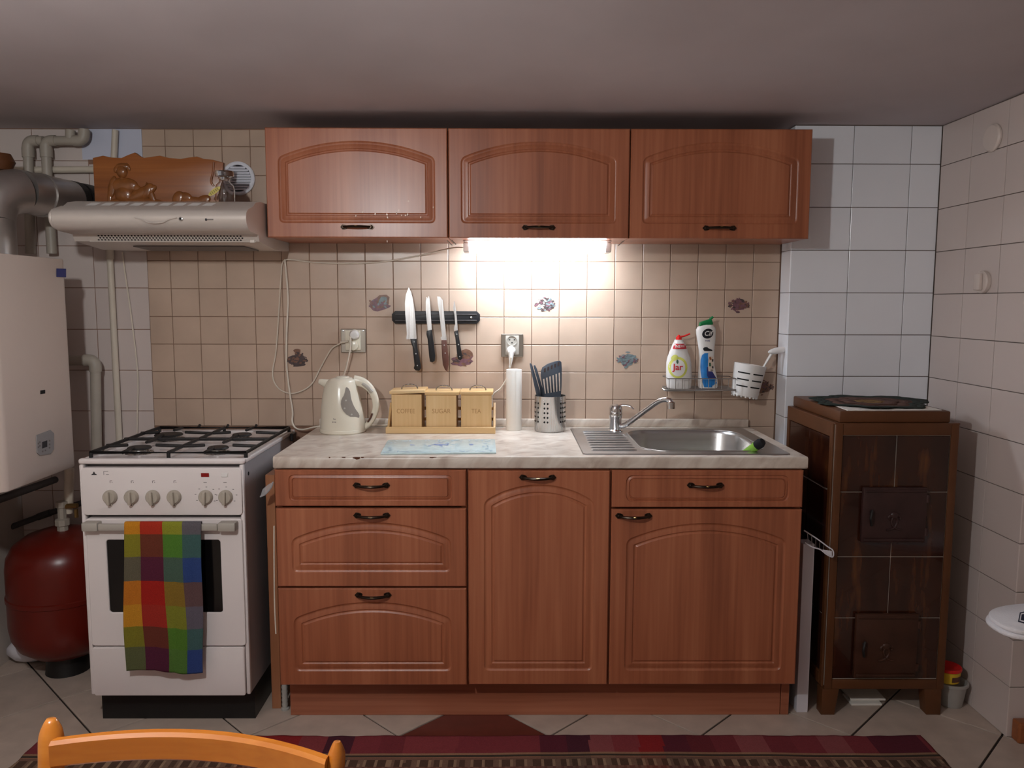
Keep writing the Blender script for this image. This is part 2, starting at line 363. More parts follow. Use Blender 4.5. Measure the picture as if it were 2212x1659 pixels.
# stove tiles: dark red-brown glaze with ochre streaks that run down each tile
def stovetile():
    m, nt, b = newmat('brown_stove_tile'); b.inputs['Roughness'].default_value = .18; b.inputs['Coat Weight'].default_value = .4
    ge = nd(nt, 'ShaderNodeNewGeometry'); mp = nd(nt, 'ShaderNodeMapping'); mp.inputs['Scale'].default_value = (22, 22, 4); nt.links.new(ge.outputs['Position'], mp.inputs[0])
    n = nd(nt, 'ShaderNodeTexNoise'); n.inputs['Scale'].default_value = 1; n.inputs['Detail'].default_value = 5; nt.links.new(mp.outputs[0], n.inputs[0])
    rp = nd(nt, 'ShaderNodeValToRGB'); e = rp.color_ramp.elements; e[0].position = .40; e[0].color = (*srgb(42, 17, 10), 1); e[1].position = .80; e[1].color = (*srgb(112, 64, 26), 1)
    k = e.new(.58); k.color = (*srgb(58, 26, 13), 1)
    nt.links.new(n.outputs[0], rp.inputs[0]); nt.links.new(rp.outputs[0], b.inputs['Base Color']); return m
m_stovetile = stovetile()

# ------------------------------------------------------------------ text as thin geometry
def text_mb(s, size, cx, cz, y, warp=None, sx=1, mi=0, shear=0, mb=None, align='CENTER', axis='Y', bold=0):
    cu = bpy.data.curves.new('txt', 'FONT'); cu.body = s; cu.size = size; cu.align_x = align; cu.align_y = 'CENTER'; cu.shear = shear; cu.offset = bold
    cu.resolution_u = 3
    o = bpy.data.objects.new('txt', cu); COL.objects.link(o)
    dg = bpy.context.evaluated_depsgraph_get(); me = bpy.data.meshes.new_from_object(o.evaluated_get(dg))
    mb = mb or MB(); vs = []
    for v in me.vertices:
        x = cx+v.co.x*sx; z = cz+v.co.y; vs.append(V(x, (warp(x, z) if warp else y), z))
    mb.add(vs, [tuple(p.vertices) for p in me.polygons], mi)
    bpy.data.objects.remove(o); bpy.data.curves.remove(cu); bpy.data.meshes.remove(me); return mb

# ================================================================== THE SETTING
XL, XR, YB, CEIL = -1.86, 1.505, 0.0, 1.94
TM = {}
def tile_mesh(wd, h, t, bev, m):
    k = (round(wd, 4), round(h, 4), round(t, 4), m.name)
    if k not in TM:
        a, b, c, d = wd/2, h/2, wd/2-bev, h/2-bev
        vs = [(-a, t, -b), (a, t, -b), (a, t, b), (-a, t, b), (-a, bev*.6, -b), (a, bev*.6, -b), (a, bev*.6, b), (-a, bev*.6, b), (-c, 0, -d), (c, 0, -d), (c, 0, d), (-c, 0, d)]
        fs = [(8, 9, 10, 11)]
        for i in range(4):
            j = (i+1) % 4; fs += [(i, j, 4+j, 4+i), (4+i, 4+j, 8+j, 8+i)]
        mb = MB().add(vs, fs); TM[k] = mb.mesh('tile', m, V(0, 0, 0), smooth=False)
    return TM[k]
def tile(parent, x0, x1, z0, z1, y, m, gap=.002, bev=.0016, t=.004, name='tile'):
    me = tile_mesh(x1-x0-gap, z1-z0-gap, t, bev, m)
    j = rnd.uniform(-.0006, .0006)
    o = inst(name, me, parent, V((x0+x1)/2, y+abs(j), (z0+z1)/2), (rnd.uniform(-.003, .003), 0, rnd.uniform(-.004, .004))); return o
def tile_x(parent, y0, y1, z0, z1, x, m, face, gap=.002, bev=.0016, t=.004):   # a tile on a wall that faces -X or +X
    me = tile_mesh(abs(y1-y0)-gap, z1-z0-gap, t, bev, m)
    return inst('tile', me, parent, V(x, (y0+y1)/2, (z0+z1)/2), (rnd.uniform(-.003, .003), 0, (-PI/2 if face < 0 else PI/2)+rnd.uniform(-.003, .003)))

# ceiling: low, hand plastered, rising gently into the room
def ceil_z(x, y):
    s = min(max((-y-.5)/1.6, 0), 1); s = s*s*(3-2*s)
    return CEIL+.16*s+.008*noise.noise(V(x*1.7, y*1.7, 0))*min(1, max(0, (-y-.3)*2))+.002*noise.noise(V(x*6, y*6, 3))
cb = MB(); NX, NY = 88, 92
for j in range(NY+1):
    for i in range(NX+1):
        x = -1.9+4.4*i/NX; y = .12-4.6*j/NY; cb.v.append(V(x, y, ceil_z(x, y)))
for j in range(NY):
    for i in range(NX): a = j*(NX+1)+i; cb.f.append((a, a+1, a+NX+2, a+NX+1)); cb.m.append(0); cb.c.append(None)
o = struct('ceiling', cb, m_ceil, True)
sol = o.modifiers.new('thick', 'SOLIDIFY'); sol.thickness = .06; sol.offset = 1
if o.data.polygons[0].normal.z > 0: o.data.flip_normals()
sol.offset = -1

wall_left = struct('wall_left', MB().box((XL-.1, -4.4, 0), (XL, .1, 2.2)), m_plaster)
wall_front = struct('wall_front', MB().box((XL-.1, -4.5, 0), (2.5, -4.4, 2.2)), m_plaster)
wall_side = struct('wall_right', MB().box((XR+.0035, -.6565, 0), (XR+.1, -.0965, 2.0)), m_wgrout)
wall_return = struct('wall_right_return', MB().box((XR+.1, -.6565, 0), (2.4, -.58, 2.0)), m_wgrout)
wall_far = struct('wall_far_right', MB().box((2.4, -4.4, 0), (2.5, -.58, 2.2)), m_plaster)
wall_back = struct('wall_back', MB().box((XL-.1, .004, 0), (XR+.1, .1, 2.0)), m_grout)
wall_chim = struct('wall_chimney', MB().box((.9915, -.0965, 0), (XR+.0035, .004, 2.0)), m_wgrout)

# beige 10 cm tiles on the back wall (one object per tile)
BX0, BP, BZ0 = -.4428, .1023, 1.2639
beige = {}
for k in range(-6, 7):
    for i in range(-9, 14):
        x0, x1, z0, z1 = BX0+BP*i, BX0+BP*(i+1), BZ0+BP*k, BZ0+BP*(k+1)
        x0 = max(x0, -1.345); x1 = min(x1, .986); z1 = min(z1, 1.938)
        if k < -4 and i < 12: continue
        if k >= 3 and x0 > -.80: continue
        beige[(i, k)] = tile(wall_back, x0, x1, z0, z1, 0, m_beige)
# seven decorated tiles: a lozenge of small glaze brush marks, a sub-part of its tile
def motif(cell, mats, seed, shape):
    t = beige[cell]; r = random.Random(seed); mb = MB(); c = wloc(t); yy = -.0006
    def blob(x, z, a, b, rot, mi, n=9):
        yy2 = c.y-.0005-.00002*len(mb.f); ps = []
        for q in range(n):
            an = 2*PI*q/n; k = 1+r.uniform(-.18, .18); px = a*k*math.cos(an); pz = b*k*math.sin(an)
            ps.append((x+px*math.cos(rot)-pz*math.sin(rot), yy2, z+px*math.sin(rot)+pz*math.cos(rot)))
        mb.add(ps, [tuple(range(n))], mi)
    if shape == 'loz': blob(c.x, c.z-.004, .026, .022, .3, len(mats)-1, 12)
    if shape == 'jug':
        blob(c.x, c.z-.008, .034, .024, 0, 0, 14); blob(c.x-.002, c.z+.026, .014, .008, 0, 1); blob(c.x-.002, c.z+.016, .009, .008, 0, 0); blob(c.x-.012, c.z-.006, .016, .012, .2, 1); blob(c.x+.006, c.z-.026, .024, .006, .15, 2)
    elif shape == 'pie':
        blob(c.x+.012, c.z+.008, .026, .024, 0, 1, 12); blob(c.x, c.z-.014, .040, .014, .1, 0, 14); blob(c.x-.022, c.z-.004, .016, .012, .5, 2); blob(c.x+.014, c.z+.010, .016, .014, 0, 3)
    n = 75 if shape == 'loz' else 26
    for q in range(n):
        u = r.uniform(-1, 1); v = r.uniform(-1, 1)*(1-abs(u)*.8)
        blob(c.x+u*.036, c.z-.004+v*.030, r.uniform(.004, .010), r.uniform(.0015, .0045), r.uniform(-1, 1), r.randrange(len(mats)), 7)
    part('motif', mb, mats, t, None, smooth=False)
motif((-1, 0), [m_pur1, m_pur2, m_pur1, m_teal], 1, 'pie'); motif((5, 0), [m_pur1, m_teal, m_pale, m_dark], 2, 'loz'); motif((12, 0), [m_pur1, m_dark, m_pur2, m_pur1], 3, 'loz')
motif((-4, -2), [m_dark, m_pur2, m_dark], 4, 'jug'); motif((2, -2), [m_pur1, m_pur2, m_dark, m_pur2], 5, 'pie'); motif((8, -2), [m_teal, m_teal, m_pur1, m_teal], 6, 'loz'); motif((13, -3), [m_pur1, m_dark, m_pur2], 8, 'loz')

# large white tiles left of the beige field
for k in range(-6, 7):
    for i in range(3):
        x1 = -1.345 if i == 0 else -1.542-.2*(i-1); x0 = -1.542-.2*i
        z0 = max(.911+.1525*k, 0); z1 = min(.911+.1525*(k+1), 1.938)
        if x0 < XL: x0 = XL
        if x1-x0 < .02 or z1-z0 < .01: continue
        if i == 0 and z0 > 1.8: continue
        if i == 0 and z1 > 1.8: z1 = 1.815
        tile(wall_back, x0, x1, z0, z1, .002, m_pinkw, gap=.0025, bev=.001, t=.003)
tile(wall_back, -1.562, -1.345, 1.83, 1.938, .001, m_bluepaint, gap=0, bev=.0005, t=.003, name='painted_patch')
# white tiles on the chimney breast: front and the narrow left return
zr = [0, .0018]+[.0018+.1504*k for k in range(1, 13)]+[1.938]
zr = [z for z in zr if z == 0 or z > .05]
for z0, z1 in zip(zr, zr[1:]):
    for x0, x1 in ((.988, 1.196), (1.196, 1.399), (1.399, 1.505)): tile(wall_chim, x0, x1, z0, z1, -.1, m_white, gap=.0025, bev=.001, t=.0035)
    tile_x(wall_chim, -.098, -.0015, z0, z1, .988, m_white, -1, gap=.002, bev=.001, t=.0035)
# right wall and its outer corner
zr2 = [.0, .149-.139+.149]+[.159+.149*k for k in range(1, 12)]+[1.938]
for z0, z1 in zip(zr2, zr2[1:]):
    for y0, y1 in ((-.285, -.102), (-.475, -.285), (-.66, -.475)): tile_x(wall_side, y0, y1, z0, z1, XR, m_pinkw, -1, gap=.0025, bev=.001, t=.0035)
    for x0 in (1.505, 1.705, 1.905): tile(wall_return, x0, x0+.2, z0, z1, -.66, m_pinkw, gap=.0025, bev=.001, t=.0035)
trim = struct('baseboard_right', MB().box((1.517, -.70, 0), (2.39, -.662, .065), .006, 2), m_trim)

# floor: 33 cm tiles laid on the diagonal, one dark red
floor = struct('floor', MB().box((XL-.1, -4.5, -.12), (2.5, .1, -.005)), m_fgrout)
D = .4625; FX0, FY0 = .110, -.651; S = D/math.sqrt(2)
for set_ in (0, 1):
    for a in range(-5, 6):
        for b in range(-8, 2):
            cx = FX0+(a+.5*(1-set_))*D; cy = FY0+(b+.5*set_)*D
            if cx < XL-.12 or cx > 2.4 or cy > .1 or cy < -4.3: continue
            red = set_ == 0 and a == -1 and b == 0
            me = tile_mesh(S-.0065, S-.0065, .005, .0012, m_fred if red else m_ftile)
            t = inst('tile', me, floor, V(cx, cy, -abs(rnd.gauss(0, .0004))), (0, 0, 0), 'dark red floor tile' if red else None)
            t.matrix_local = Matrix.Translation(t.location) @ Matrix.Rotation(PI/4, 4, 'Z') @ Matrix.Rotation(-PI/2, 4, 'X')

# ================================================================== CABINETS
def bez(a, c, b, k=5): return [(a[0]*(1-t)**2+2*c[0]*t*(1-t)+b[0]*t*t, a[1]*(1-t)**2+2*c[1]*t*(1-t)+b[1]*t*t) for t in [i/k for i in range(k+1)]]
def contour(cx, z0, z1, hw, mb_, ta, ts, o, r, arch=True, na=22):
    # groove outline inset by o: bottom, right side, arch or straight top, left side
    a = hw-o; b = z0+mb_+o; rr = max(r-o*.75, .003)
    pts = bez((cx-a, b+rr), (cx-a, b), (cx-a+rr, b))+bez((cx+a-rr, b), (cx+a, b), (cx+a, b+rr))
    if arch:
        g = ts-ta; R = (hw*hw+g*g)/(2*g); zc = z1-ta-R; Ro = R-o
        sh = zc+math.sqrt(Ro*Ro-a*a); al = math.asin(a/Ro); da = rr/Ro
        p = lambda an: (cx+Ro*math.sin(an), zc+Ro*math.cos(an))
        pts += bez((cx+a, sh-rr), (cx+a, sh), p(al-da))
        pts += [p(lerp(al-da, -al+da, i/na)) for i in range(1, na)]
        pts += bez(p(-al+da), (cx-a, sh), (cx-a, sh-rr))
    else:
        t = z1-ta-o
        pts += bez((cx+a, t-rr), (cx+a, t), (cx+a-rr, t))+bez((cx-a+rr, t), (cx-a, t), (cx-a, t-rr))
    return pts
PROF = [(0, 0), (.0012, .0010), (.003, .0030), (.006, .0038), (.009, .0036), (.013, .0026), (.018, .0014), (.023, .0008), (.0245, .0030), (.0265, .0040), (.029, .0038), (.0335, .0006)]
PROF2 = [(o*.42, d) for o, d in PROF]
def door_mb(x0, x1, z0, z1, yf, th=.02, ms=.046, mbt=.045, ta=.042, ts=.095, arch=True, r=.018, prof=PROF, sc=1):
    mb = MB(); e = .003; cx = (x0+x1)/2; hw = (x1-x0)/2-ms
    loops = [[V(px, yf+d*sc, pz) for px, pz in contour(cx, z0, z1, hw, mbt, ta, ts, o, r, arch)] for o, d in prof]
    n = len(loops[0]); vs = [v for l in loops for v in l]; fs = []
    for i in range(len(loops)-1):
        for k in range(n): fs.append((i*n+k, i*n+(k+1) % n, (i+1)*n+(k+1) % n, (i+1)*n+k))
    fs.append(tuple((len(loops)-1)*n+k for k in range(n)))
    mb.add(vs, fs)
    t = bmesh.new(); rc = [(x0+e, z0+e), (x1-e, z0+e), (x1-e, z1-e), (x0+e, z1-e)]
    ov = [t.verts.new((x, yf, z)) for x, z in rc]; iv = [t.verts.new(v) for v in loops[0]]
    es = [t.edges.new((ov[i], ov[(i+1) % 4])) for i in range(4)]+[t.edges.new((iv[i], iv[(i+1) % n])) for i in range(n)]
    bmesh.ops.triangle_fill(t, edges=es, use_beauty=True); mb.bm(t)
    f = [(x, yf, z) for x, z in rc]; g = [(x, yf+e, z) for x, z in ((x0, z0), (x1, z0), (x1, z1), (x0, z1))]; bk = [(p[0], yf+th, p[2]) for p in g]
    vs = f+g+bk; fs = []
    for i in range(4):
        j = (i+1) % 4; fs += [(i, j, 4+j, 4+i), (4+i, 4+j, 8+j, 8+i)]
    fs.append((8, 9, 10, 11)); mb.add(vs, fs); return mb
def weld(o):
    b = bmesh.new(); b.from_mesh(o.data); bmesh.ops.remove_doubles(b, verts=b.verts[:], dist=.00005); bmesh.ops.recalc_face_normals(b, faces=b.faces[:]); b.to_mesh(o.data); b.free()
    o.data.set_sharp_from_angle(angle=math.radians(40))
    for p in o.data.polygons: p.use_smooth = abs(p.normal.y) < .996
# antique bow handle, built once around its own middle; copies share the mesh
hb = MB()
for s in (-1, 1):
    hb.prism([(s*.0565, 0), (s*.049, .0085), (s*.040, .0075), (s*.033, .004), (s*.033, -.004), (s*.040, -.0075), (s*.049, -.0085)][::s], -.0035, 0, 'Y')
    hb.sphere((s*.046, -.006, 0), .0065, n=10)
    hb.lathe([(.0045, 0), (.0045, .012)], (s*.044, -.002, 0), 10, 'Y')
hp = [(-.046, -.006), (-.041, -.014), (-.030, -.0205), (-.015, -.0255), (0, -.0275), (.015, -.0255), (.030, -.0205), (.041, -.014), (.046, -.006)]
hs = smooth_path([V(x, y, 0) for x, y in hp], 4)
hb.tube(hs, [lerp(.0042, .0062, math.cos(PI*p.x/.1)) for p in hs], 10, flat=.75)
hb2 = MB(); hb2.tube([V(-.006, -.0312, .0022), V(0, -.0322, .0024), V(.006, -.0312, .0022)], [.0008, .0018, .0008], 8)
n0 = len(hb.f); hb.add(hb2.v, hb2.f, 1)
handle_me = hb.mesh('handle', [m_bronze, m_brass], V(0, 0, 0))
def add_handle(door, x, z, yf): inst('handle', handle_me, door, V(x, yf, z))

UX, UT, UB, UY = -.8178, 1.8859, 1.5324, -.2841
ULAB = ['alder wall cabinet next to the range hood, its arched door spotted with splashes', 'alder wall cabinet in the middle, over the lit fluorescent lamp', 'alder wall cabinet at the chimney end, darkest of the three']
for i in range(3):
    x0 = UX+.6*i; x1 = x0+.6
    c = thing('wall_cabinet', ULAB[i], 'cabinet', V((x0+x1)/2, -.13, UB), 'alder wall cabinets')
    b = MB().box((x0+.001, UY+.0205, UB), (x1-.001, -.003, UB+.016)).box((x0+.001, UY+.0205, UT-.018), (x1-.001, -.003, UT-.002))
    b.box((x0+.001, UY+.0205, UB+.016), (x0+.017, -.003, UT-.018)).box((x1-.017, UY+.0205, UB+.016), (x1-.001, -.003, UT-.018)).box((x0+.017, -.012, UB+.016), (x1-.017, -.003, UT-.018))
    part('carcass', b, m_wood, c)
    d = part('door', door_mb(x0+.002, x1-.002, UB-.001, UT, UY, ms=.040, mbt=.047), m_wood, c); weld(d)
    add_handle(d, P(772, 492, UY).x+.6*i, UB+.033, UY)
    if i == 0:
        # dried splashes on the left door
        mb = MB(); r = random.Random(4)
        for q in range(15):
            p = P(r.gauss(835, 55), r.gauss(462, 17), UY-.0003); mb.prism([(p.x+.0022*r.uniform(.5, 1.6)*math.cos(a), p.z+.0022*r.uniform(.6, 2.4)*math.sin(a)) for a in [2*PI*k/7 for k in range(7)]], UY-.0004, UY-.0001)
        part('splash', mb, mat('dried_splash', srgb(196, 150, 116), .3), d, 'pale dried splashes', stuff=True)

LX, LY, LT, LB = -.7253, -.6009, .8148, .1396
xA0, xA1 = P(597, 1180, LY).x, P(1007, 1180, LY).x
xB0, xB1 = P(1012.5, 1180, LY).x, P(1315.5, 1180, LY).x
xC0, xC1 = P(1320, 1180, LY).x, P(1730, 1180, LY).x
zf = lambda y: P(1106, y, LY).z
def carcass(parent, x0, x1, left_to_floor=False):
    b = MB(); y0 = LY+.021; y1 = -.03
    b.box((x0, y0, 0.0 if left_to_floor else LB), (x0+.016, y1, .816)) if not left_to_floor else None
    if not left_to_floor: pass
    b.box((x1-.016, y0, LB), (x1, y1, .816)).box((x0+.016, y0, LB), (x1-.016, y1, LB+.016)).box((x0+.016, y1-.008, LB+.016), (x1-.016, y1, .816)).box((x0+.016, y0, .798), (x1-.016, y0+.045, .816))
    part('carcass', b, m_wood, parent)
cA = thing('base_cabinet', 'alder base cabinet with three drawers beside the white gas stove', 'cabinet', V((xA0+xA1)/2, -.3, 0), 'alder base cabinets')
carcass(cA, xA0, xA1+.002, True)
# loose looking side panel that reaches almost to the floor
part('side_panel', MB().box((xA0, LY+.021, LB), (xA0+.0155, -.03, .816)), m_wood, cA)
solo('side_board', 'light brown board standing on the floor between the gas stove and the drawer unit', 'board', MB().box((-.786, -.484, .0), (-.757, -.04, .775), .001), m_sidewood)
for (y0, y1, arch, kw) in ((1016, 1094, False, dict(ms=.042, mbt=.016, ta=.014, r=.017, prof=PROF2)), (1099, 1267.5, True, {}), (1271.5, 1480, True, {})):
    d = part('drawer', door_mb(xA0, xA1, zf(y1), zf(y0), LY, arch=arch, **kw), m_wood, cA); weld(d)
    add_handle(d, P(800, 1056, LY-.02).x, {1016: P(800, 1048, LY).z, 1099: P(800, 1113, LY).z, 1271.5: P(800, 1285, LY).z}[y0], LY)
cB = thing('base_cabinet', 'narrow alder base cabinet with one tall arched door between drawers and sink unit', 'cabinet', V((xB0+xB1)/2, -.3, 0), 'alder base cabinets')
carcass(cB, xA1+.0035, xB1+.001)
d = part('door', door_mb(xB0, xB1, LB, zf(1017), LY), m_wood, cB); weld(d); add_handle(d, P(1162, 1038, LY-.02).x, P(1162, 1031, LY).z, LY)
cC = thing('base_cabinet', 'alder base cabinet under the sink with one drawer above one wide arched door', 'cabinet', V((xC0+xC1)/2, -.3, 0), 'alder base cabinets')
carcass(cC, xB1+.003, xC1)
d = part('drawer', door_mb(xC0, xC1, zf(1096), zf(1016), LY, arch=False, ms=.042, mbt=.016, ta=.014, r=.026, prof=PROF2), m_wood, cC); weld(d); add_handle(d, P(1527, 1056, LY-.02).x, P(1527, 1048, LY).z, LY)
d = part('door', door_mb(xC0, xC1, LB, zf(1100.5), LY), m_wood, cC); weld(d); add_handle(d, P(1371, 1122, LY-.02).x, P(1371, 1114, LY).z, LY)
lgx = P(615.5, 1510, -.489).x
part('leg', MB().lathe([(.013, 0), (.013, .006), (.009, .009)]+[(.0085+.0022*(k % 2), .012+.0072*k) for k in range(17)]+[(.009, LB)], (lgx, -.489, 0), 14), m_bead, cA, 'pale ribbed plastic adjustable leg')
for c_, x in ((cA, xA1-.05), (cB, xB0+.05), (cC, xC1-.05), (cC, xC0+.05)):
    for yy in (-.44, -.1): part('leg', MB().lathe([(.02, 0), (.02, .008), (.013, .012), (.013, LB)], (x, yy, 0), 12), m_blackp, c_)
solo('plinth_board', 'brown plinth board under the base cabinets, standing on the floor tiles', 'plinth', MB().box((P(628, 1545, -.526).x, -.526, 0), (P(1684, 1545, -.526).x, -.510, LB-.004), .001), m_woodx)
solo('plinth_end_piece', 'short brown plinth end piece at the right end of the plinth', 'plinth', MB().box((P(1685.5, 1545, -.526).x, -.526, 0), (P(1703, 1545, -.526).x, -.510, LB-.004), .001), m_woodx)

# ---- worktop with its upstand (hole for the sink)
wt = thing('worktop', 'marbled cream laminate worktop over the base cabinets, chipped along its front edge', 'worktop', V(.08, -.3, .817))
WX0, WX1, WZ = -.727, .889, .855
hx0, hx1, hy0, hy1 = .228, .832, -.545, -.075
pts_o = [(WX0, -.5946), (WX1, -.5946), (WX1, -.003), (WX0, -.003)]
t = bmesh.new(); a = [t.verts.new((x, y, WZ)) for x, y in pts_o]; h = [t.verts.new((x, y, WZ)) for x, y in ((hx0, hy0), (hx1, hy0), (hx1, hy1), (hx0, hy1))]
bmesh.ops.triangle_fill(t, edges=[t.edges.new((q[i], q[(i+1) % 4])) for q in (a, h) for i in range(4)], use_beauty=True)
g = bmesh.ops.extrude_face_region(t, geom=t.faces[:]); vv = [e for e in g['geom'] if isinstance(e, bmesh.types.BMVert)]; bmesh.ops.translate(t, vec=(0, 0, -.036), verts=vv)
bmesh.ops.recalc_face_normals(t, faces=t.faces[:])
ed = [e for e in t.edges if all(abs(v.co.y+.5946) < 1e-4 for v in e.verts) and abs(e.verts[0].co.z-e.verts[1].co.z) < 1e-4]
bmesh.ops.bevel(t, geom=ed, offset=.005, segments=3, profile=.5, affect='EDGES')
part('top', MB().bm(t), m_marble, wt)
part('upstand', MB().box((-.734+.012, -.02, WZ+.0002), (.882, -.0008, .885), .003, 2), m_marble, wt)
part('edge_strip', MB().box((WX1+.0002, -.594, .8195), (WX1+.0012, -.004, .8545)), m_chip, wt, 'bare brown chipboard end')
mb = MB(); r = random.Random(3)
for cx, cy, wd, hh in ((771, 989, 9, 3.5), (742, 987.5, 5, 1.8), (712, 988.5, 2, 1.4), (935, 987.5, 8, 1.8), (783, 988, 4, 1.5)):
    c = P(cx, cy, -.5949); k = 1/730
    mb.prism([(c.x+wd*k*r.uniform(.7, 1.1)*math.cos(q), min(c.z+hh*k*r.uniform(.6, 1.2)*math.sin(q), .8545)) for q in [2*PI*i/11 for i in range(11)]], -.5952, -.5944)
part('edge_chip', mb, m_chip, wt, 'dark chips where the laminate has broken off', stuff=True)

# ================================================================== GAS STOVE
SX0, SX1, SY = -1.305, -.815, -.60
st = thing('gas_stove', 'white free-standing gas stove with four burners and a dark oven window', 'stove', V(-1.06, -.33, 0))
def sz(y): return P(350, y, SY).z
def sx(x, y): return P(x, y, SY).x
b = MB().box((SX0, SY+.012, .112), (SX0+.012, -.05, .832)).box((SX1-.012, SY+.012, .112), (SX1, -.05, .832)).box((SX0+.012, -.07, .112), (SX1-.012, -.05, .832)).box((SX0+.012, SY+.03, .112), (SX1-.012, -.07, .125))
b.box((SX0+.012, SY+.03, .125), (SX1-.012, SY+.034, .832))
part('side_shell', b, m_side, st, 'grey metal side walls')
for xa, xb in ((SX0-.001, SX0+.0115), (SX1-.0115, SX1+.001)): part('frame_strip', MB().box((xa, SY-.004, .110), (xb, SY+.0125, .832), .004, 2), m_enamel, st)
# hob sheet with a raised rim
hz0, hz1 = .8335, .850
b = MB().box((SX0-.002, SY-.006, hz0), (SX1+.004, SY+.018, hz1), .006, 3).box((SX0-.002, SY+.018, hz0), (SX0+.014, -.05, hz1-.003), .003, 2).box((SX1-.012, SY+.018, hz0), (SX1+.004, -.05, hz1-.003), .003, 2)
b.box((SX0-.002, -.05, hz0), (SX1+.004, -.03, hz1-.003), .003, 2).box((SX0+.014, SY+.018, hz0), (SX1-.012, -.05, hz0+.006))
part('hob', b, m_enamel, st)
part('hinge_block', MB().box((SX1+.0045, -.10, .815), (SX1+.016, -.06, .842), .002), m_blackp, st)
# control panel
px0, px1 = SX0+.008, SX1-.003
pz0, pz1 = sz(1111), sz(1009)
b = MB().prism(rrect(px0, px1, pz0, pz1, .012, 4), SY-.012, SY+.0125, 'Y', bev=.003)
pan = part('control_panel', b, m_enamel, st)
kn = MB(); kn.lathe([(.021, 0), (.0215, .004), (.019, .012), (.017, .014), (0, .014)], (0, 0, 0), 28, 'Y')
kn.box((-.0048, -.024, -.0215), (.0048, -.012, .0185), .003, 2).prism([(-.006, -.019), (.006, -.019), (.003, -.026), (-.003, -.026)], -.008, 0, 'Y')
kn.box((-.0014, -.0082, -.0255), (.0014, -.0078, -.021), mi=1)
kn_me = kn.mesh('knob', [m_knob, m_printd], V(0, 0, 0))
kx = [239, 285, 331, 377, 445, 488]
for i, x in enumerate(kx):
    p = P(x, 1073, SY-.012); inst('knob', kn_me, pan, V(p.x, SY-.012, p.z), (0, rnd.uniform(-.06, .06), 0))
p = P(443, 1026, SY-.012); part('indicator_lamp', MB().box((p.x-.012, SY-.0135, p.z-.006), (p.x+.012, SY-.012, p.z+.006), .001), m_redlamp, pan, 'dark red indicator lamp')
p = P(486, 1026, SY-.012)
part('rocker_switch', MB().box((p.x-.011, SY-.0145, p.z-.006), (p.x+.008, SY-.012, p.z+.006), .001).box((p.x+.0085, SY-.0128, p.z-.0075), (p.x+.0105, SY-.012, p.z+.0075)), [m_whitep], pan)
mb = MB(); yy = SY-.0123
def mark(x, y, wd, h, ang=0, mi=0):
    c = P(x, y, yy); k = 1/715; q = [(-wd/2*k, -h/2*k), (wd/2*k, -h/2*k), (wd/2*k, h/2*k), (-wd/2*k, h/2*k)]
    mb.prism([(c.x+a*math.cos(ang)-b_*math.sin(ang), c.z+a*math.sin(ang)+b_*math.cos(ang)) for a, b_ in q], yy, yy+.0003, 'Y', mi)
for x in kx[:4]:
    mark(x+1, 1038.5, 4, 1.2); mark(x-1.5, 1041, 1.2, 5); mark(x+3, 1042, 1.2, 2)
for x in (443, 486): mark(x, 1042, 7, 1.3)
for x in (445, 488):
    for a in range(7):
        an = PI*(-.2+a*.23); mark(x+23*math.cos(an), 1071-19*math.sin(an), 3.5, 1.2)
c = P(203, 1023, yy); k = 1/715
mb.prism([(c.x-6*k, c.z-3*k), (c.x+6*k, c.z-3*k), (c.x+5*k, c.z-1.2*k), (c.x+2*k, c.z), (c.x+.8*k, c.z+4*k), (c.x-.8*k, c.z+4*k), (c.x-2*k, c.z), (c.x-5*k, c.z-1.2*k)], yy, yy+.0003, 'Y', 1)
for dx, dy, wd, h in ((224, 1022, 1, 8), (229, 1018, 9, 1), (232, 1025, 6, 1)): mark(dx, dy, wd, h)
part('printed_marks', mb, [m_print, m_printd], pan, 'small grey marks and a tiny dark flame emblem', smooth=False, stuff=True)
# oven door
dz0, dz1 = sz(1392), sz(1118); ddx0, ddx1 = SX0+.0135, SX1-.006
wx0, wx1, wz0, wz1 = sx(237, 1240), sx(481, 1240), sz(1320), sz(1164)
t = bmesh.new(); o_ = rrect(ddx0, ddx1, dz0, dz1, .010, 4); i_ = rrect(wx0, wx1, wz0, wz1, .008, 4)
ov = [t.verts.new((x, SY-.012, z)) for x, z in o_]; iv = [t.verts.new((x, SY-.012, z)) for x, z in i_]
bmesh.ops.triangle_fill(t, edges=[t.edges.new((q[i], q[(i+1) % len(q)])) for q in (ov, iv) for i in range(len(q))], use_beauty=True)
g = bmesh.ops.extrude_face_region(t, geom=t.faces[:]); bmesh.ops.translate(t, vec=(0, .024, 0), verts=[e for e in g['geom'] if isinstance(e, bmesh.types.BMVert)])
bmesh.ops.recalc_face_normals(t, faces=t.faces[:])
eds = [e for e in t.edges if all(abs(v.co.y-(SY-.012)) < 1e-5 for v in e.verts) and e.calc_face_angle(0) > .5]
bmesh.ops.bevel(t, geom=eds, offset=.003, segments=2, profile=.5, affect='EDGES')
dr = part('oven_door', MB().bm(t), m_enamel, st, angle=12)
part('oven_window', MB().box((wx0-.002, SY-.007, wz0-.002), (wx1+.002, SY-.003, wz1+.002)), m_darkglass, dr, 'dark glass oven window')
hz = P(350, 1139, SY-.04).z
b = MB().box((SX0+.018, SY-.045, hz-.0125), (SX0+.065, SY-.012, hz+.0135), .004, 2).box((SX1-.068, SY-.045, hz-.0125), (SX1-.016, SY-.012, hz+.0135), .004, 2)
b.box((SX0+.066, SY-.043, hz-.011), (SX1-.069, SY-.030, hz+.010), .004, 2)
part('door_handle', b, m_greyplast, dr, 'pale grey plastic bar handle')
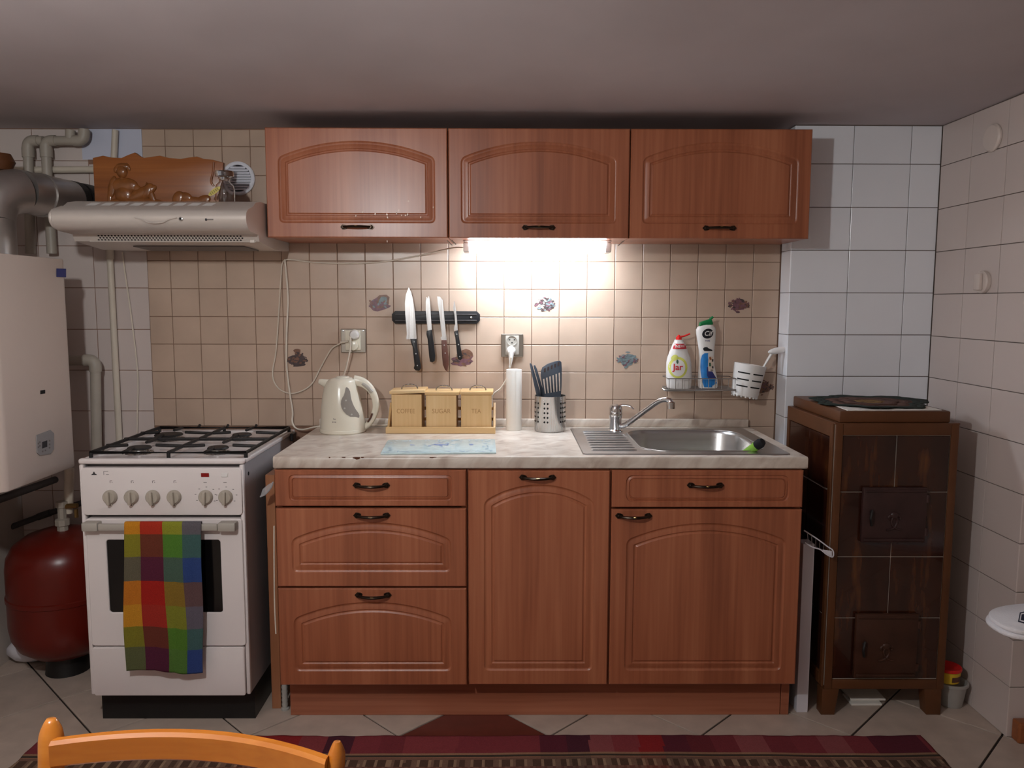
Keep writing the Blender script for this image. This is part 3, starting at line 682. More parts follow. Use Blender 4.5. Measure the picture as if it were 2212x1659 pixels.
part('bottom_drawer', MB().prism(rrect(SX0+.0135, SX1-.0125, sz(1499), sz(1395), .006, 3), SY-.012, SY+.012, 'Y', bev=.003), m_enamel, st)
part('base_plinth', MB().box((SX0+.0, -.545, .0), (SX1-.006, -.08, .1115)), m_black, st, 'black recessed base')
part('side_hole', MB().lathe([(.006, 0), (.006, .0006)], (SX1+.0002, -.555, P(538, 1022, SY+.05).z), 14, 'X'), m_hole, st)
# burners and pan support
BR = [(P(300, 975, -.46).x, -.455, .040), (P(470, 975, -.46).x, -.455, .036), (P(366, 943, -.2).x, -.205, .052), (P(524, 943, -.2).x, -.205, .036)]
for i, (x, y, r) in enumerate(BR):
    h0 = hz0+.006
    bn = part('burner', MB().lathe([(r*1.08, h0), (r*.98, h0+.004), (r*.74, h0+.006), (r*.70, h0+.013), (r*.90, h0+.0145)], (x, y, 0), 26), m_steel, st)
    part('burner_cap', MB().lathe([(r*.90, h0+.0146), (r*.92, h0+.0165), (r*.84, h0+.0205), (0, h0+.0215)], (x, y, 0), 26), m_iron, bn)
GZ = .8618; gr = .0060; gx0, gx1, gy0, gy1 = P(195, 987, -.57).x, P(530, 987, -.57).x, -.565, -.085
gxb0, gxb1 = gx0, gx1
b = MB()
b.tube([V(gx0, gy0, GZ), V(gx1, gy0, GZ), V(gx1, gy1, GZ), V(gx0, gy1, GZ)], gr, 8, True)
mx = (gx0+gx1)/2; my = (gy0+gy1)/2
b.tube([V(mx, gy0, GZ), V(mx, gy1, GZ)], gr*.95, 8); b.tube([V(gx0, my, GZ), V(gx1, my, GZ)], gr*.95, 8)
for (x, y, r) in BR:
    cx0 = gx0 if x < mx else mx; cx1 = mx if x < mx else gx1; cy0 = gy0 if y < my else my; cy1 = my if y < my else gy1
    for px, py in ((cx0, y), (cx1, y), (x, cy0), (x, cy1)):
        dv = V(x-px, y-py, 0); e = V(px, py, GZ)+dv*.62
        b.tube(smooth_path([V(px, py, GZ), V(px, py, GZ)+dv*.25+V(0, 0, .001), e+V(0, 0, .003)], 3), [gr*.9]*6+[gr*.8], 8)
for px, py in ((gx0, gy0), (gx1, gy0), (gx0, gy1), (gx1, gy1), (mx, gy0), (mx, gy1)):
    b.tube([V(px, py, hz0+.004 if abs(px-mx) < .01 else hz1-.0035), V(px, py, GZ)], gr, 8)
for px, dx in ((gx0, -.012),):
    for q in range(3): b.tube([V(px, lerp(gy0, gy1, .25+.25*q), GZ), V(px+dx, lerp(gy0, gy1, .25+.25*q), GZ-.001)], gr, 8)
for q in range(3): b.tube([V(lerp(gx0, gx1, .3+.22*q), gy1, GZ), V(lerp(gx0, gx1, .3+.22*q), gy1+.014, GZ+.008)], gr*.8, 8)
part('pan_support', b, m_iron, st, 'black iron pan support grid')

# ---- checked dish towel over the oven door handle
def cloth_grid(nu, nv, fpos, fcol):
    mb = MB()
    for j in range(nv+1):
        for i in range(nu+1): mb.v.append(fpos(i/nu, j/nv))
    for j in range(nv):
        for i in range(nu): a = j*(nu+1)+i; mb.f.append((a, a+1, a+nu+2, a+nu+1)); mb.m.append(0); mb.c.append(fcol((i+.5)/nu, (j+.5)/nv))
    return mb
TC = [[(226, 150, 40), (196, 58, 36), (160, 162, 52), (112, 106, 112)],
      [(150, 142, 44), (122, 62, 44), (92, 142, 52), (74, 108, 104)],
      [(112, 104, 84), (98, 40, 62), (84, 108, 92), (56, 80, 138)],
      [(214, 128, 40), (182, 40, 30), (152, 120, 46), (112, 84, 84)],
      [(220, 152, 44), (178, 52, 40), (142, 142, 48), (112, 104, 116)],
      [(142, 134, 44), (118, 58, 44), (92, 136, 48), (76, 108, 106)],
      [(104, 108, 70), (94, 38, 62), (92, 132, 58), (56, 78, 140)]]
tx0, tx1 = P(268, 1140, SY-.05).x, P(434, 1140, SY-.05).x
bx0, bx1 = P(271, 1420, SY-.05).x, P(440, 1420, SY-.05).x
zt = hz+.0135; zb = P(350, 1430, SY-.05).z; L = zt-zb
def tpos(u, v):
    s = v*(L+.16)-.13   # starts behind the bar
    if s < 0:
        d = -s; z = zt+.0045-min(d, .02)*.0 - d; y = SY-.026; k = 0
        y = SY-.0265
        z = zt+.003-d
        if d < .012: y = SY-.0265-.011*(1-d/.012)**.5; z = zt+.004-.004*(d/.012)
        wv = 0; k = 0
    else:
        k = s/L; z = zt+.004-s; y = SY-.0475; wv = (.0035*math.sin(u*9+1.2)+.0025*math.sin(u*17+k*3))*min(1, k*3)
        if s < .010: y = SY-.0375-.010*(s/.010)**.5; z = zt+.004-.004*(s/.010)**2
    x = lerp(lerp(tx0, bx0, max(k, 0)), lerp(tx1, bx1, max(k, 0)), u)+.004*math.sin(k*7+u*4)*k+.045*max(k, 0)*u*(1-u)*1.6
    if s < 0: x = lerp(x, (tx0+tx1)/2, min(1, -s*14)*.22)
    if s >= 0: z += (-.006*u*k+.004*math.sin(u*6)*k)
    return V(x, y-.003*max(k, 0)-abs(wv)-.004*max(k, 0)*math.sin(u*PI), z)
def tcol(u, v):
    s = (v*(L+.16)-.13)/L
    rows = [0, .085, .25, .415, .585, .75, .90, 1.01]
    j = max(0, sum(1 for q in rows if s >= q)-1); cols = [0, .2, .49, .75, 1.01]
    # the checks drift to the right towards the hem
    uu = u
    i = max(0, min(3, sum(1 for q in cols if uu >= q)-1))
    return tuple(c*.68 for c in srgb(*TC[min(j, 6)][i]))
o = solo('dish_towel', 'multicoloured checked dish towel hung over the oven door handle', 'towel', cloth_grid(100, 120, tpos, tcol), m_cloth, angle=180)
sm = o.modifiers.new('th', 'SOLIDIFY'); sm.thickness = .0016; sm.offset = -1 if False else 0

# ---- pale tray and dark bag edge wedged between stove and drawers
solo('tray', 'pale rimmed tray wedged upright between the stove and the drawer unit', 'tray', MB().tube(smooth_path([P(562, 1073, -.565), P(575, 1066, -.565), P(586, 1052, -.565), P(590, 1041, -.565)], 5), .0025, 8).prism([(P(x, y, -.56).x, P(x, y, -.56).z) for x, y in ((563, 1072), (576, 1066), (587, 1050), (590, 1041), (580, 1046), (568, 1056))], -.5635, -.561), m_clearfilm)
solo('hanging_cord', 'thin white cord hanging down the front edge of the drawer unit side panel', 'cord', MB().tube(smooth_path([P(592, 1136, -.602), P(592, 1200, -.604), P(593, 1300, -.604), P(596, 1369, -.603)], 5), .0022, 6), m_cord)

# ================================================================== RANGE HOOD
HX0, HX1 = -1.418, -.8225
hd = thing('range_hood', 'slim silver range hood above the gas stove with a rounded front and perforated strip', 'range hood', V(-1.12, -.25, 1.49))
HS0 = (-.362, P(350, 506.5, -.362).z); HS1 = (-.350, P(350, 521.5, -.350).z)   # the steep perforated strip
pf = [(-.004, 1.503), (-.17, P(350, 540, -.17).z), (-.30, P(350, 527, -.30).z), (HS1[0], HS1[1]), (HS0[0], HS0[1]), (-.44, 1.537), (-.462, 1.5465), (-.4745, 1.5605), (-.478, 1.576), (-.474, 1.590), (-.458, 1.602), (-.405, 1.618), (-.380, 1.632), (-.33, 1.6415), (-.13, 1.6415), (-.11, 1.585), (-.004, 1.583)]
mb = MB(); n = len(pf); NXH = 24
for i in range(NXH+1):
    x = lerp(HX0, HX1, i/NXH)
    for y, z in pf: mb.v.append(V(x, y, z))
for i in range(NXH):
    for k in range(n): l = (k+1) % n; mb.f.append((i*n+k, (i+1)*n+k, (i+1)*n+l, i*n+l)); mb.m.append(0); mb.c.append(None)
mb.f += [tuple(range(n)), tuple(NXH*n+k for k in range(n))]; mb.m += [0, 0]; mb.c += [None, None]
part('body', mb, m_hood, hd, angle=42)
part('end_cap', MB().prism([(y, z) for y, z in [(-.4745, 1.5605), (-.478, 1.576), (-.474, 1.590), (-.458, 1.602), (-.405, 1.618), (-.38, 1.618), (-.38, 1.552), (-.44, 1.54), (-.462, 1.5475)]], HX0-.010, HX0-.0005, 'X', bev=.004), m_hood, hd)
# curved lip detail in the middle of the front
lip = MB(); pts = [P(x, y, -.4805) for x, y in ((290, 470), (305, 474), (318, 480), (335, 482), (352, 480), (365, 474), (382, 470))]
lip.tube(smooth_path(pts, 5), .0018, 6); part('grip_lip', lip, m_hood, hd)
p = P(391, 473, -.478); part('push_button', MB().lathe([(.0062, 0), (.0062, .004), (.004, .005), (0, .005)], (p.x, -.477, p.z), 16, 'Y').lathe([(.0035, .0051), (.0035, .0056)], (p.x, -.477, p.z), 12, 'Y', mi=1), [m_steel, m_hole], hd)
p = P(445, 474, -.478); part('slide_switch', MB().box((p.x, -.480, p.z-.0015), (p.x+.022, -.477, p.z+.0015), .0005).box((p.x-.002, -.4825, p.z-.004), (p.x+.003, -.477, p.z+.003), .001, mi=1), [m_print, m_printd], hd)
# visor plate, perforated strip, grease-dark filter
holes = MB(); sd = V(0, HS1[0]-HS0[0], HS1[1]-HS0[1]); sl_ = sd.length; sd.normalize(); sn = V(0, sd.z, -sd.y)
if sn.y > 0: sn = -sn
for r_, t_ in enumerate((.2, .5, .8)):
    c0 = V(0, HS0[0], HS0[1])+sd*sl_*t_+sn*.0005; xa, xb = P(213, 512, c0.y).x, P(527, 514, c0.y).x
    for k in range(44):
        x = lerp(xa, xb, (k+.5*(r_ % 2))/44)
        holes.add([V(x+.0036*math.cos(a), 0, 0)+V(0, c0.y, c0.z)+sd*.0029*math.sin(a) for a in [PI/3*q for q in range(6)]], [tuple(range(6))])
part('perforated_strip', holes, m_hole, hd, 'rows of small dark holes', smooth=False, stuff=True)
part('lower_lip', MB().tube([V(HX0+.05, HS1[0]-.001, HS1[1]), V(HX1-.01, HS1[0]-.001, HS1[1])], .0026, 8), m_hood, hd)
fq = lambda x, y: V(x, y, lerp(P(350, 540, -.17).z, P(350, 527, -.30).z, (-.17-y)/.13)-.001)
part('filter_panel', MB().add([fq(-1.27, -.265), fq(-.90, -.265), fq(-.88, -.175), fq(-1.25, -.175)]+[fq(-1.27, -.265)-V(0, 0, .003), fq(-.90, -.265)-V(0, 0, .003), fq(-.88, -.175)-V(0, 0, .003), fq(-1.25, -.175)-V(0, 0, .003)], [(0, 1, 2, 3), (7, 6, 5, 4), (0, 1, 5, 4), (1, 2, 6, 5), (2, 3, 7, 6), (3, 0, 4, 7)]), mat('greasy_filter', srgb(112, 104, 100), .5), hd)
part('corner_clip', MB().box((HX1-.03, HS1[0]-.006, HS1[1]-.004), (HX1-.014, HS1[0]-.0005, HS1[1]+.006), .001), m_hood, hd)
for k in range(9):
    x = lerp(-1.33, -.965, k/8); q = MB().add([V(x-.020, -.4035, 1.6195), V(x+.012, -.4035, 1.6195), V(x+.020, -.3835, 1.6305), V(x-.010, -.3835, 1.6305)], [(0, 1, 2, 3)])
    part('vent_slot', q, m_whitep, hd, smooth=False)

# ---- carved wooden picture board on the hood
bd = thing('carved_board', 'brown carved wooden board with a seated figure in relief standing on the range hood', 'wall decoration', V(-1.2, -.2, 1.6418))
BY = -.2
top = [(200, 341), (222, 336), (240, 340), (262, 341), (275, 335), (291, 329), (300, 336), (310, 341), (330, 338), (345, 336), (365, 341), (390, 343), (408, 340), (425, 338), (440, 343), (460, 345), (482, 351), (480, 380), (474, 410), (470, 445), (205, 446), (203, 400)]
poly = []
for x, y in top: q = P(x, y, BY-.012); poly.append((q.x, max(q.z, 1.6417)))
part('board', MB().prism(poly, BY+.010, BY-.012, 'Y', bev=.002), m_carve, bd)
rl = MB(); yb = BY-.012
def lump(x, y, rx, ry, d=.5, rot=0):
    c = P(x, y, yb); k = 1/630; rl.sphere((c.x, yb, c.z), 1, rx*k, min(rx, ry)*k*d, ry*k, 16, mat=Matrix.Rotation(rot, 4, 'Y'))
lump(264, 371, 12, 14, .7); lump(252, 366, 6, 8, .7, .4); lump(277, 361, 4, 9, .7, -.4); lump(265, 360, 15, 8, .6); lump(258, 376, 3, 3, 1); lump(270, 376, 3, 3, 1)
lump(264, 388, 7, 8, .6); lump(268, 401, 30, 17, .4); lump(260, 397, 12, 9, .7); lump(280, 396, 11, 9, .6); lump(268, 420, 20, 20, .45)
lump(243, 404, 9, 24, .5, .25); lump(237, 427, 5, 22, .5, .1); lump(295, 407, 22, 8, .5, .55); lump(303, 420, 40, 13, .55, -.45); lump(318, 414, 12, 20, .6, .6); lump(327, 421, 7, 28, .6, -.35)
lump(298, 436, 46, 10, .7, .02); lump(268, 437, 34, 9, .6); lump(341, 437, 14, 6, .6, .2); lump(240, 441, 16, 5, .5); lump(350, 441, 30, 4, .5)
lump(385, 428, 12, 16, .4, .5); lump(402, 426, 14, 10, .4, .4); lump(418, 434, 34, 9, .4, .1); lump(440, 432, 16, 10, .35, -.3); lump(382, 441, 10, 4, .5); lump(412, 442, 50, 4, .6)
for v in rl.v: v.z = max(v.z, 1.6422)
part('relief_figure', rl, m_carvegold, bd, 'golden brown relief of a seated figure', angle=60)
# small bracket-like knot on the right of the board
part('carved_edge', MB().tube(smooth_path([P(462, 350, yb), P(460, 372, yb), P(456, 392, yb-.003), P(462, 402, yb)], 5), .004, 8), m_carve, bd)

# ---- stoppered glass jar in front of the vent
JC = P(487, 445, -.25); jx, jy, jz = JC.x, -.25, 1.6418
jr = thing('glass_jar', 'small clear stoppered glass jar with a yellow tag on the range hood', 'jar', V(jx, jy, jz))
kk = 1/640
pr = [(.001, 0), (18*kk, 0), (20*kk, 3*kk), (20.5*kk, 30*kk), (18*kk, 40*kk), (12*kk, 46*kk), (11*kk, 52*kk), (14*kk, 55*kk)]
inner = [(max(r-.002, .001), z) for r, z in reversed(pr)]; inner[-1] = (.001, .003)
part('glass_body', MB().lathe(pr+inner, (jx, jy, jz+.0002), 28), m_glass, jr)
part('stopper', MB().lathe([(9*kk, 50*kk), (10.5*kk, 56*kk), (19*kk, 58*kk), (20*kk, 64*kk), (19*kk, 69*kk), (0, 70*kk)], (jx, jy, jz), 28), m_glass, jr, 'grey glass stopper')
c = P(463, 413, jy-.037); tg_ = MB(); M = Matrix.Translation(V(c.x, jy-.037, c.z)) @ Matrix.Rotation(-.62, 4, 'Y')
tg_.prism([(.024*math.cos(a), .008*math.sin(a)) for a in [2*PI*k/18 for k in range(18)]], 0, .0012, 'Y'); tg_.v = [M @ v for v in tg_.v]
for q in range(5):
    s2 = MB().box((-.016+.007*q, -.0004, -.0045), (-.013+.007*q, -.0001, .0045)); tg_.add([M @ v for v in s2.v], s2.f, 1)
part('paper_tag', tg_, [m_label, mat('tag_ink', srgb(140, 128, 70), .8)], jr, 'yellow oval paper tag')
part('tag_string', MB().tube(smooth_path([V(jx-.017, jy-.012, jz+.073), V(jx-.03, jy-.03, jz+.06), V(c.x+.012, jy-.036, c.z+.006)], 5), .0007, 5), m_cord, jr)

# ---- round white wall vent
vc = P(516, 386, 0); R0 = .060
vt = thing('wall_vent', 'round white plastic wall vent with slats behind the glass jar', 'vent', V(vc.x, 0, vc.z-R0))
part('ring', MB().lathe([(R0, .0012), (R0, .010), (R0-.004, .013), (R0-.012, .012), (R0-.013, .003)], (vc.x, 0, vc.z), 40, 'Y').lathe([(R0-.012, .0012), (R0-.012, .003)], (vc.x, 0, vc.z), 40, 'Y', mi=1), [m_vent, m_vent], vt)
for k in range(9):
    zz = -.038+.0095*k; hw = math.sqrt((R0-.013)**2-zz*zz)
    part('slat', MB().prism([(-.003, zz-.0036), (-.011, zz-.001), (-.011, zz+.0005), (-.003, zz-.0015)], vc.x-hw, vc.x+hw, 'X') if False else MB().add([V(vc.x+sx_*hw, yy_, vc.z+z_) for sx_ in (-1, 1) for yy_, z_ in ((-.0055, zz+.0045), (-.0112, zz-.0028), (-.0102, zz-.0042), (-.0045, zz+.0030))], [(0, 1, 2, 3), (4, 5, 6, 7), (0, 1, 5, 4), (1, 2, 6, 5), (2, 3, 7, 6), (3, 0, 4, 7)]), m_vent, vt, smooth=False)

# ================================================================== BOILER, FLUE, PIPES, VESSEL
BXF = -1.46
bo = thing('boiler', 'white wall-hung gas boiler at the left edge of the photo', 'boiler', V(-1.66, -.5, .765))
part('casing', MB().prism(rrect(-1.8598+.0, BXF, -.72, -.325, .03, 6), .772, 1.455, 'Z', bev=.004), m_boiler, bo, angle=40)
q = [PX(x, y, BXF+.0006) for x, y in ((78, 940), (108, 929), (115, 936), (115, 970), (108, 980), (85, 984), (79, 978))]
part('control_display', MB().add([V(BXF+.003, p.y, p.z) for p in q], [tuple(range(7))]).add([V(BXF+.0005, p.y, p.z) for p in q]+[V(BXF+.003, p.y, p.z) for p in q], [(i, (i+1) % 7, 7+(i+1) % 7, 7+i) for i in range(7)]), m_panelgrey, bo, 'grey control panel')
mb = MB()
def xq(pts, d, mi):
    q = [PX(x, y, BXF+.0032) for x, y in pts]; mb.add([V(BXF+.0034+d, p.y, p.z) for p in q], [tuple(range(len(q)))], mi)
xq([(91, 955), (102, 951), (102, 965), (91, 969)], 0, 0)
for x, y in ((83, 958), (83, 966), (86, 963), (107, 952), (107, 960), (107, 967), (92, 975), (98, 973), (86, 955)): xq([(x-1.6, y-1.6), (x+1.6, y-2), (x+1.6, y+1.6), (x-1.6, y+2)], 0, 1)
part('display_marks', mb, [m_printd, m_print], bo, smooth=False)
mb = MB(); xq([(123, 580), (144, 580.5), (144, 599), (123, 598)], -.002, 0)
part('sticker', mb, m_bluest, bo, 'dark blue square sticker', smooth=False)
q = [PX(x, y, BXF) for x, y in ((87, 843.5), (97, 842), (97, 850), (87, 851.5))]
part('peep_hole', MB().add([V(BXF+.001, p.y, p.z) for p in q]+[V(BXF-.002, p.y, p.z) for p in q], [(0, 1, 2, 3), (0, 1, 5, 4), (1, 2, 6, 5), (2, 3, 7, 6), (3, 0, 4, 7)]), m_hole, bo)

fl = thing('flue_pipe', 'dull aluminium flue pipe rising from the boiler and bending to the wall', 'pipe', V(-1.63, -.4, 1.456))
FR = .069; fz = 1.672
A = V(-1.64, -.42, 1.4565); E1 = V(-1.64, -.42, 1.60); K0 = V(-1.615, -.372, fz); K1 = V(-1.563, -.09, fz)
part('riser', MB().tube([A, V(-1.64, -.42, 1.575)], FR, 28), m_flue, fl)
arc = [V(-1.64, -.42, 1.576), V(-1.638, -.416, 1.60), V(-1.630, -.402, 1.635), V(-1.615, -.372, 1.660), V(-1.598, -.330, fz)]
part('elbow', MB().tube(smooth_path(arc, 3), FR+.0015, 28), m_flue, fl, angle=15)
dirv = (K1-V(-1.598, -.330, fz)).normalized()
s0 = V(-1.598, -.330, fz)+dirv*.001
part('straight_run', MB().tube([s0, s0+dirv*.085], FR, 28).tube([s0+dirv*.086, s0+dirv*.10], FR+.003, 28).tube([s0+dirv*.101, s0+dirv*.23], FR, 28), m_flue, fl)
part('collar', MB().tube([s0+dirv*.231, s0+dirv*.262], FR+.001, 28), m_iron, fl, 'black end collar')
part('wall_rosette', MB().tube([V(-1.5535, -.058, fz), V(-1.5435, -.003, fz)], FR-.001, 28), m_iron, fl)
# wooden or brass knob shape at the very left above the flue
solo('rounded_knob', 'dark brown rounded knob above the flue at the left photo edge', 'knob', MB().lathe([(.001, -.03), (.03, -.026), (.042, 0), (.03, .026), (.001, .03)], tuple(P(2, 350, -.3)), 20, 'Z'), m_stovebrown)

def pipe(label, pts, r, m, k=6, fit=(), cat='pipe', name='pipe', more=(), t=None):
    ps = [Vector(p) for p in pts]
    t = t or thing(name, label, cat, min(ps, key=lambda v: v.z))
    for q in more: pipe(None, q, r, m, t=t)
    out = []
    for i, p in enumerate(ps):
        if 0 < i < len(ps)-1:
            a = (ps[i-1]-p); b_ = (ps[i+1]-p); d = min(r*1.5, a.length*.45, b_.length*.45); a = a.normalized()*d; b_ = b_.normalized()*d
            for q in range(k+1): u = q/k; out.append(p+a*(1-u)**2+b_*u*u)
        else: out.append(p)
    part('run', MB().tube(out, r, 14), m, t, angle=60)
    for i in range(1, len(ps)-1):
        a = (ps[i-1]-ps[i]).normalized(); b_ = (ps[i+1]-ps[i]).normalized(); d = r*1.5
        el = [ps[i]+a*d*(1-q/k)**2+b_*d*(q/k)**2 for q in range(k+1)]
        part('elbow', MB().tube([ps[i]+a*d*1.5]+el+[ps[i]+b_*d*1.5], r*1.18, 14), m, t, angle=60)
    for c, ax in fit: part('coupling', MB().tube([Vector(c)-Vector(ax)*r, Vector(c)+Vector(ax)*r], r*1.25, 14), m, t)
    return t
py = -.045
pipe('grey painted pipe pair joined under the ceiling above the flue pipe', [P(112, 548, py), P(98, 304, py), P(182, 304, py), P(182, 279, py)], .0165, m_pipe, fit=[(P(100, 330, py), (0, 0, 1)), (P(61, 330, py), (0, 0, 1))],
     more=[[P(66, 548, py), P(60, 304, py), P(94, 304, py)], [P(152, 300, py), P(152, 281, py)]])
pipe('horizontal cream pipe along the wall behind the flue collar', [P(-40, 368, -.02), P(205, 366, -.02)], .012, m_pipecream)
pipe('cream pipe hooking out from behind the boiler down behind the stove', [P(150, 779, -.06), P(206, 778, -.06), P(209, 1000, -.06)], .0185, m_pipe)
pipe('slim cream gas pipe running from the ceiling down behind the hood', [P(249, 281, -.016), P(237, 545, -.016), P(258, 960, -.016)], .0112, m_pipecream)
solo('hanging_cord', 'thin cord hanging on the white tiles right of the slim gas pipe', 'cord', MB().tube(smooth_path([P(264, 545, -.006), P(270, 590, -.006), P(283, 680, -.006), P(295, 780, -.006), P(298, 830, -.006), P(297, 880, -.006), P(296, 935, -.006)], 5), .0028, 6), m_cord)
pipe('white flaking pipe stub below the boiler beside the stove', [P(150, 1012, -.2), P(147, 1108, -.2)], .0155, m_pipecream)
pipe('dark pipe dropping from the boiler above the red vessel', [V(-1.72, -.52, .768), V(-1.72, -.52, .47), V(-1.845, -.46, .45)], .016, m_pipedark)
pipe('grey pipe dropping from the boiler into the left corner', [V(-1.62, -.55, .768), V(-1.62, -.55, .70), V(-1.70, -.05, .66)], .013, m_pipedark)
pipe('dark hose crossing behind the stove above the red vessel', [P(20, 1140, -.06), P(95, 1112, -.06), P(178, 1086, -.06)], .011, m_pipedark)
pipe('dark bent pipe from the boiler down to the left wall near the red vessel', [V(XL+.001, -.36, .56), V(-1.77, -.36, .58), V(-1.765, -.36, .768)], .013, m_pipedark)

vs_ = thing('expansion_vessel', 'red expansion vessel on the floor left of the gas stove', 'tank', V(-1.605, -.20, 0))
vx, vy, vr = -1.602, -.202, .176
pr = [(.001, .062), (.06, .065), (.11, .078), (.15, .11), (.170, .15), (vr, .19), (vr, .283), (vr+.004, .286), (vr+.004, .300), (vr, .303), (vr, .395), (.171, .435), (.150, .473), (.11, .502), (.06, .518), (.001, .521)]
part('shell', MB().lathe(pr, (vx, vy, 0), 44), m_red, vs_, angle=50)
part('foot_ring', MB().lathe([(.074, 0), (.072, .008), (.066, .0705), (.05, .070), (.05, 0)], (vx, vy, 0), 30), m_black, vs_)
part('valve', MB().lathe([(.018, .518), (.018, .535), (.024, .538), (.024, .558), (.014, .562), (.014, .60), (.02, .602), (.02, .622), (.001, .624)], (vx+.02, vy-.02, 0), 8), m_pipe, vs_)
part('side_fitting', MB().tube([V(vx+.035, vy-.02, .605), V(vx+.075, vy-.02, .607)], .009, 10).tube([V(vx+.07, vy-.02, .595), V(vx+.07, vy-.02, .565)], .007, 10), m_brass, vs_)
solo('plastic_bag', 'crumpled whitish plastic bag on the floor left of the red vessel', 'bag', MB().sphere(tuple(PZ(50, 1442, .0)+V(0, .05, .048)), .075, 1.1, .7, .62, 14), m_panelwhite)
for v in bpy.data.objects['plastic_bag'].data.vertices:
    nv = noise.noise(v.co*38); v.co += v.co.normalized()*.012*nv; v.co.z = max(v.co.z, 0.0)

# ================================================================== LAMPS
lp = thing('fluorescent_lamp', 'lit fluorescent strip lamp under the middle wall cabinet', 'lamp', V(.08, -.15, 1.49))
lx0, lx1 = P(1002, 530, -.15).x, P(1318, 530, -.15).x
part('housing', MB().box((lx0, -.185, 1.5265), (lx1, -.105, 1.5318), .001), m_whitep, lp)
m_tube = emit('lit_diffuser', TUBE_C, TUBE_W)
part('diffuser', MB().prism([(-.188, 1.526), (-.188, 1.512), (-.182, 1.500), (-.170, 1.4925), (-.155, 1.490), (-.135, 1.490), (-.120, 1.4925), (-.108, 1.502), (-.104, 1.512), (-.104, 1.526)], lx0+.0225, lx1-.0225, 'X'), m_tube, lp)
for xa, xb in ((lx0, lx0+.022), (lx1-.022, lx1)):
    part('end_cap', MB().box((xa, -.186, 1.491), (xb, -.106, 1.526), .003), m_whitep, lp)
for a, b_ in (((966, 520), (977, 530)), ((974, 518), (985, 528)), ((1335, 531), (1349, 519))):
    part('mounting_clip', MB().tube([P(*a, -.16), P(*b_, -.16)], .0022, 6), m_whitep, lp)
bl = thing('ceiling_bulb', 'lit bare bulb on a socket under the ceiling behind the camera', 'lamp', BULB_POS+V(0, 0, -.05))
cz = ceil_z(BULB_POS.x, BULB_POS.y)
part('socket', MB().lathe([(.045, cz-.003), (.045, cz-.02), (.02, cz-.035), (.02, BULB_POS.z+.045), (.014, BULB_POS.z+.04)], (BULB_POS.x, BULB_POS.y, 0), 20), m_whitep, bl)
part('bulb', MB().sphere(tuple(BULB_POS), .035, 1, 1, 1.15, 20), emit('lit_bulb', BULB_C, BULB_W), bl)

# ================================================================== ON THE WALL OVER THE WORKTOP
sA = P(985, 534, -.10)
solo('lamp_cord', 'cord drooping from the fluorescent lamp to the hood corner and looping to the left socket', 'cord',
     MB().tube(smooth_path([P(1001, 535, -.12), P(975, 536, -.06), P(900, 553, -.008), (P(820, 566, -.006)), P(740, 569, -.006), P(670, 566, -.006), P(628, 561, -.006), P(611, 566, -.010), P(607, 600, -.007), P(602, 680, -.007), P(596, 760, -.007), P(589, 800, -.007), P(592, 825, -.007), P(607, 843, -.007), P(630, 850, -.007), P(655, 843, -.007), P(675, 827, -.007), P(692, 795, -.007), P(715, 755, -.007), P(731, 744, -.012), P(741, 738, -.022)], 6), .0026, 6), m_cord)
solo('long_white_cord', 'white cord hanging from the hood corner to the worktop behind the kettle', 'cord',
     MB().tube(smooth_path([P(615, 560, -.016), P(619, 600, -.012), P(622, 650, -.012), P(619, 720, -.012), P(619, 790, -.012), P(626, 850, -.012), P(632, 890, -.014), P(631, 910, -.02), P(638, 924, -.03), P(655, 928, -.036), P(690, 921, -.036), P(760, 917, -.034), P(825, 919, -.030), P(850, 915, -.026), V(-.30, -.0265, .888), V(-.10, -.0265, .90), P(1064, 855, -.03), P(1082, 838, -.03), P(1096, 815, -.032), P(1101, 795, -.034), P(1104, 772, -.040)], 6), .0032, 6), m_cord)
def socket(label, cx, cy, hw, hh, upper):
    c = P(cx, cy, 0); t = thing('wall_socket', label, 'socket', V(c.x, 0, c.z-hh))
    part('cover_plate', MB().box((c.x-hw, -.009, c.z-hh), (c.x+hw, -.001, c.z+hh), .002), m_plate, t)
    part('socket_body', MB().box((c.x-hw*.62, -.016, c.z-hh*.80), (c.x+hw*.62, -.0092, c.z+hh*.86), .003, 2), m_greyplast if upper else m_cream, t)
    return t, c
s1, c1 = socket('steel wall socket with two white plugs above the kettle', 764, 736, .046, .044, False)
q = P(766, 723, -.02)
part('socket_ring', MB().lathe([(.0195, .0162), (.0195, .019), (.016, .019), (.015, .0165)], (q.x, 0, q.z), 24, 'Y'), m_cream, s1)
for dx in (-1, 1): part('screw', MB().lathe([(.004, .0091), (.003, .0105), (0, .0108)], (c1.x+dx*.037, 0, c1.z+.037), 10, 'Y'), m_rivet, s1)
pl = thing('power_plug', 'white adapter plug in the left socket over the kettle', 'plug', V(q.x, -.03, q.z-.05))
part('plug_body', MB().lathe([(.0175, .0195), (.018, .030), (.013, .038), (0, .039)], (q.x, 0, q.z), 22, 'Y'), m_whitep, pl)
qb = P(764, 746, -.02); part('adapter', MB().prism([(qb.x+.017*math.cos(a), qb.z+(.019 if math.sin(a) < 0 else .016)*math.sin(a)) for a in [2*PI*k/24 for k in range(24)]], -.0165, -.034, 'Y', bev=.004), m_cream, pl)
part('side_plug', MB().tube([P(736, 740, -.024), P(752, 737, -.024)], .004, 8), m_cord, pl)
solo('kettle_cord', 'short white cord hanging from the left socket down behind the kettle', 'cord', MB().tube(smooth_path([P(757, 727, -.042), P(757, 750, -.045), P(752, 775, -.042), P(747, 797, -.036), P(741, 818, -.030), V(P(738, 830, -.03).x, -.030, .95), V(P(738, 830, -.03).x, -.028, .882)], 6), .003, 6), m_cord)
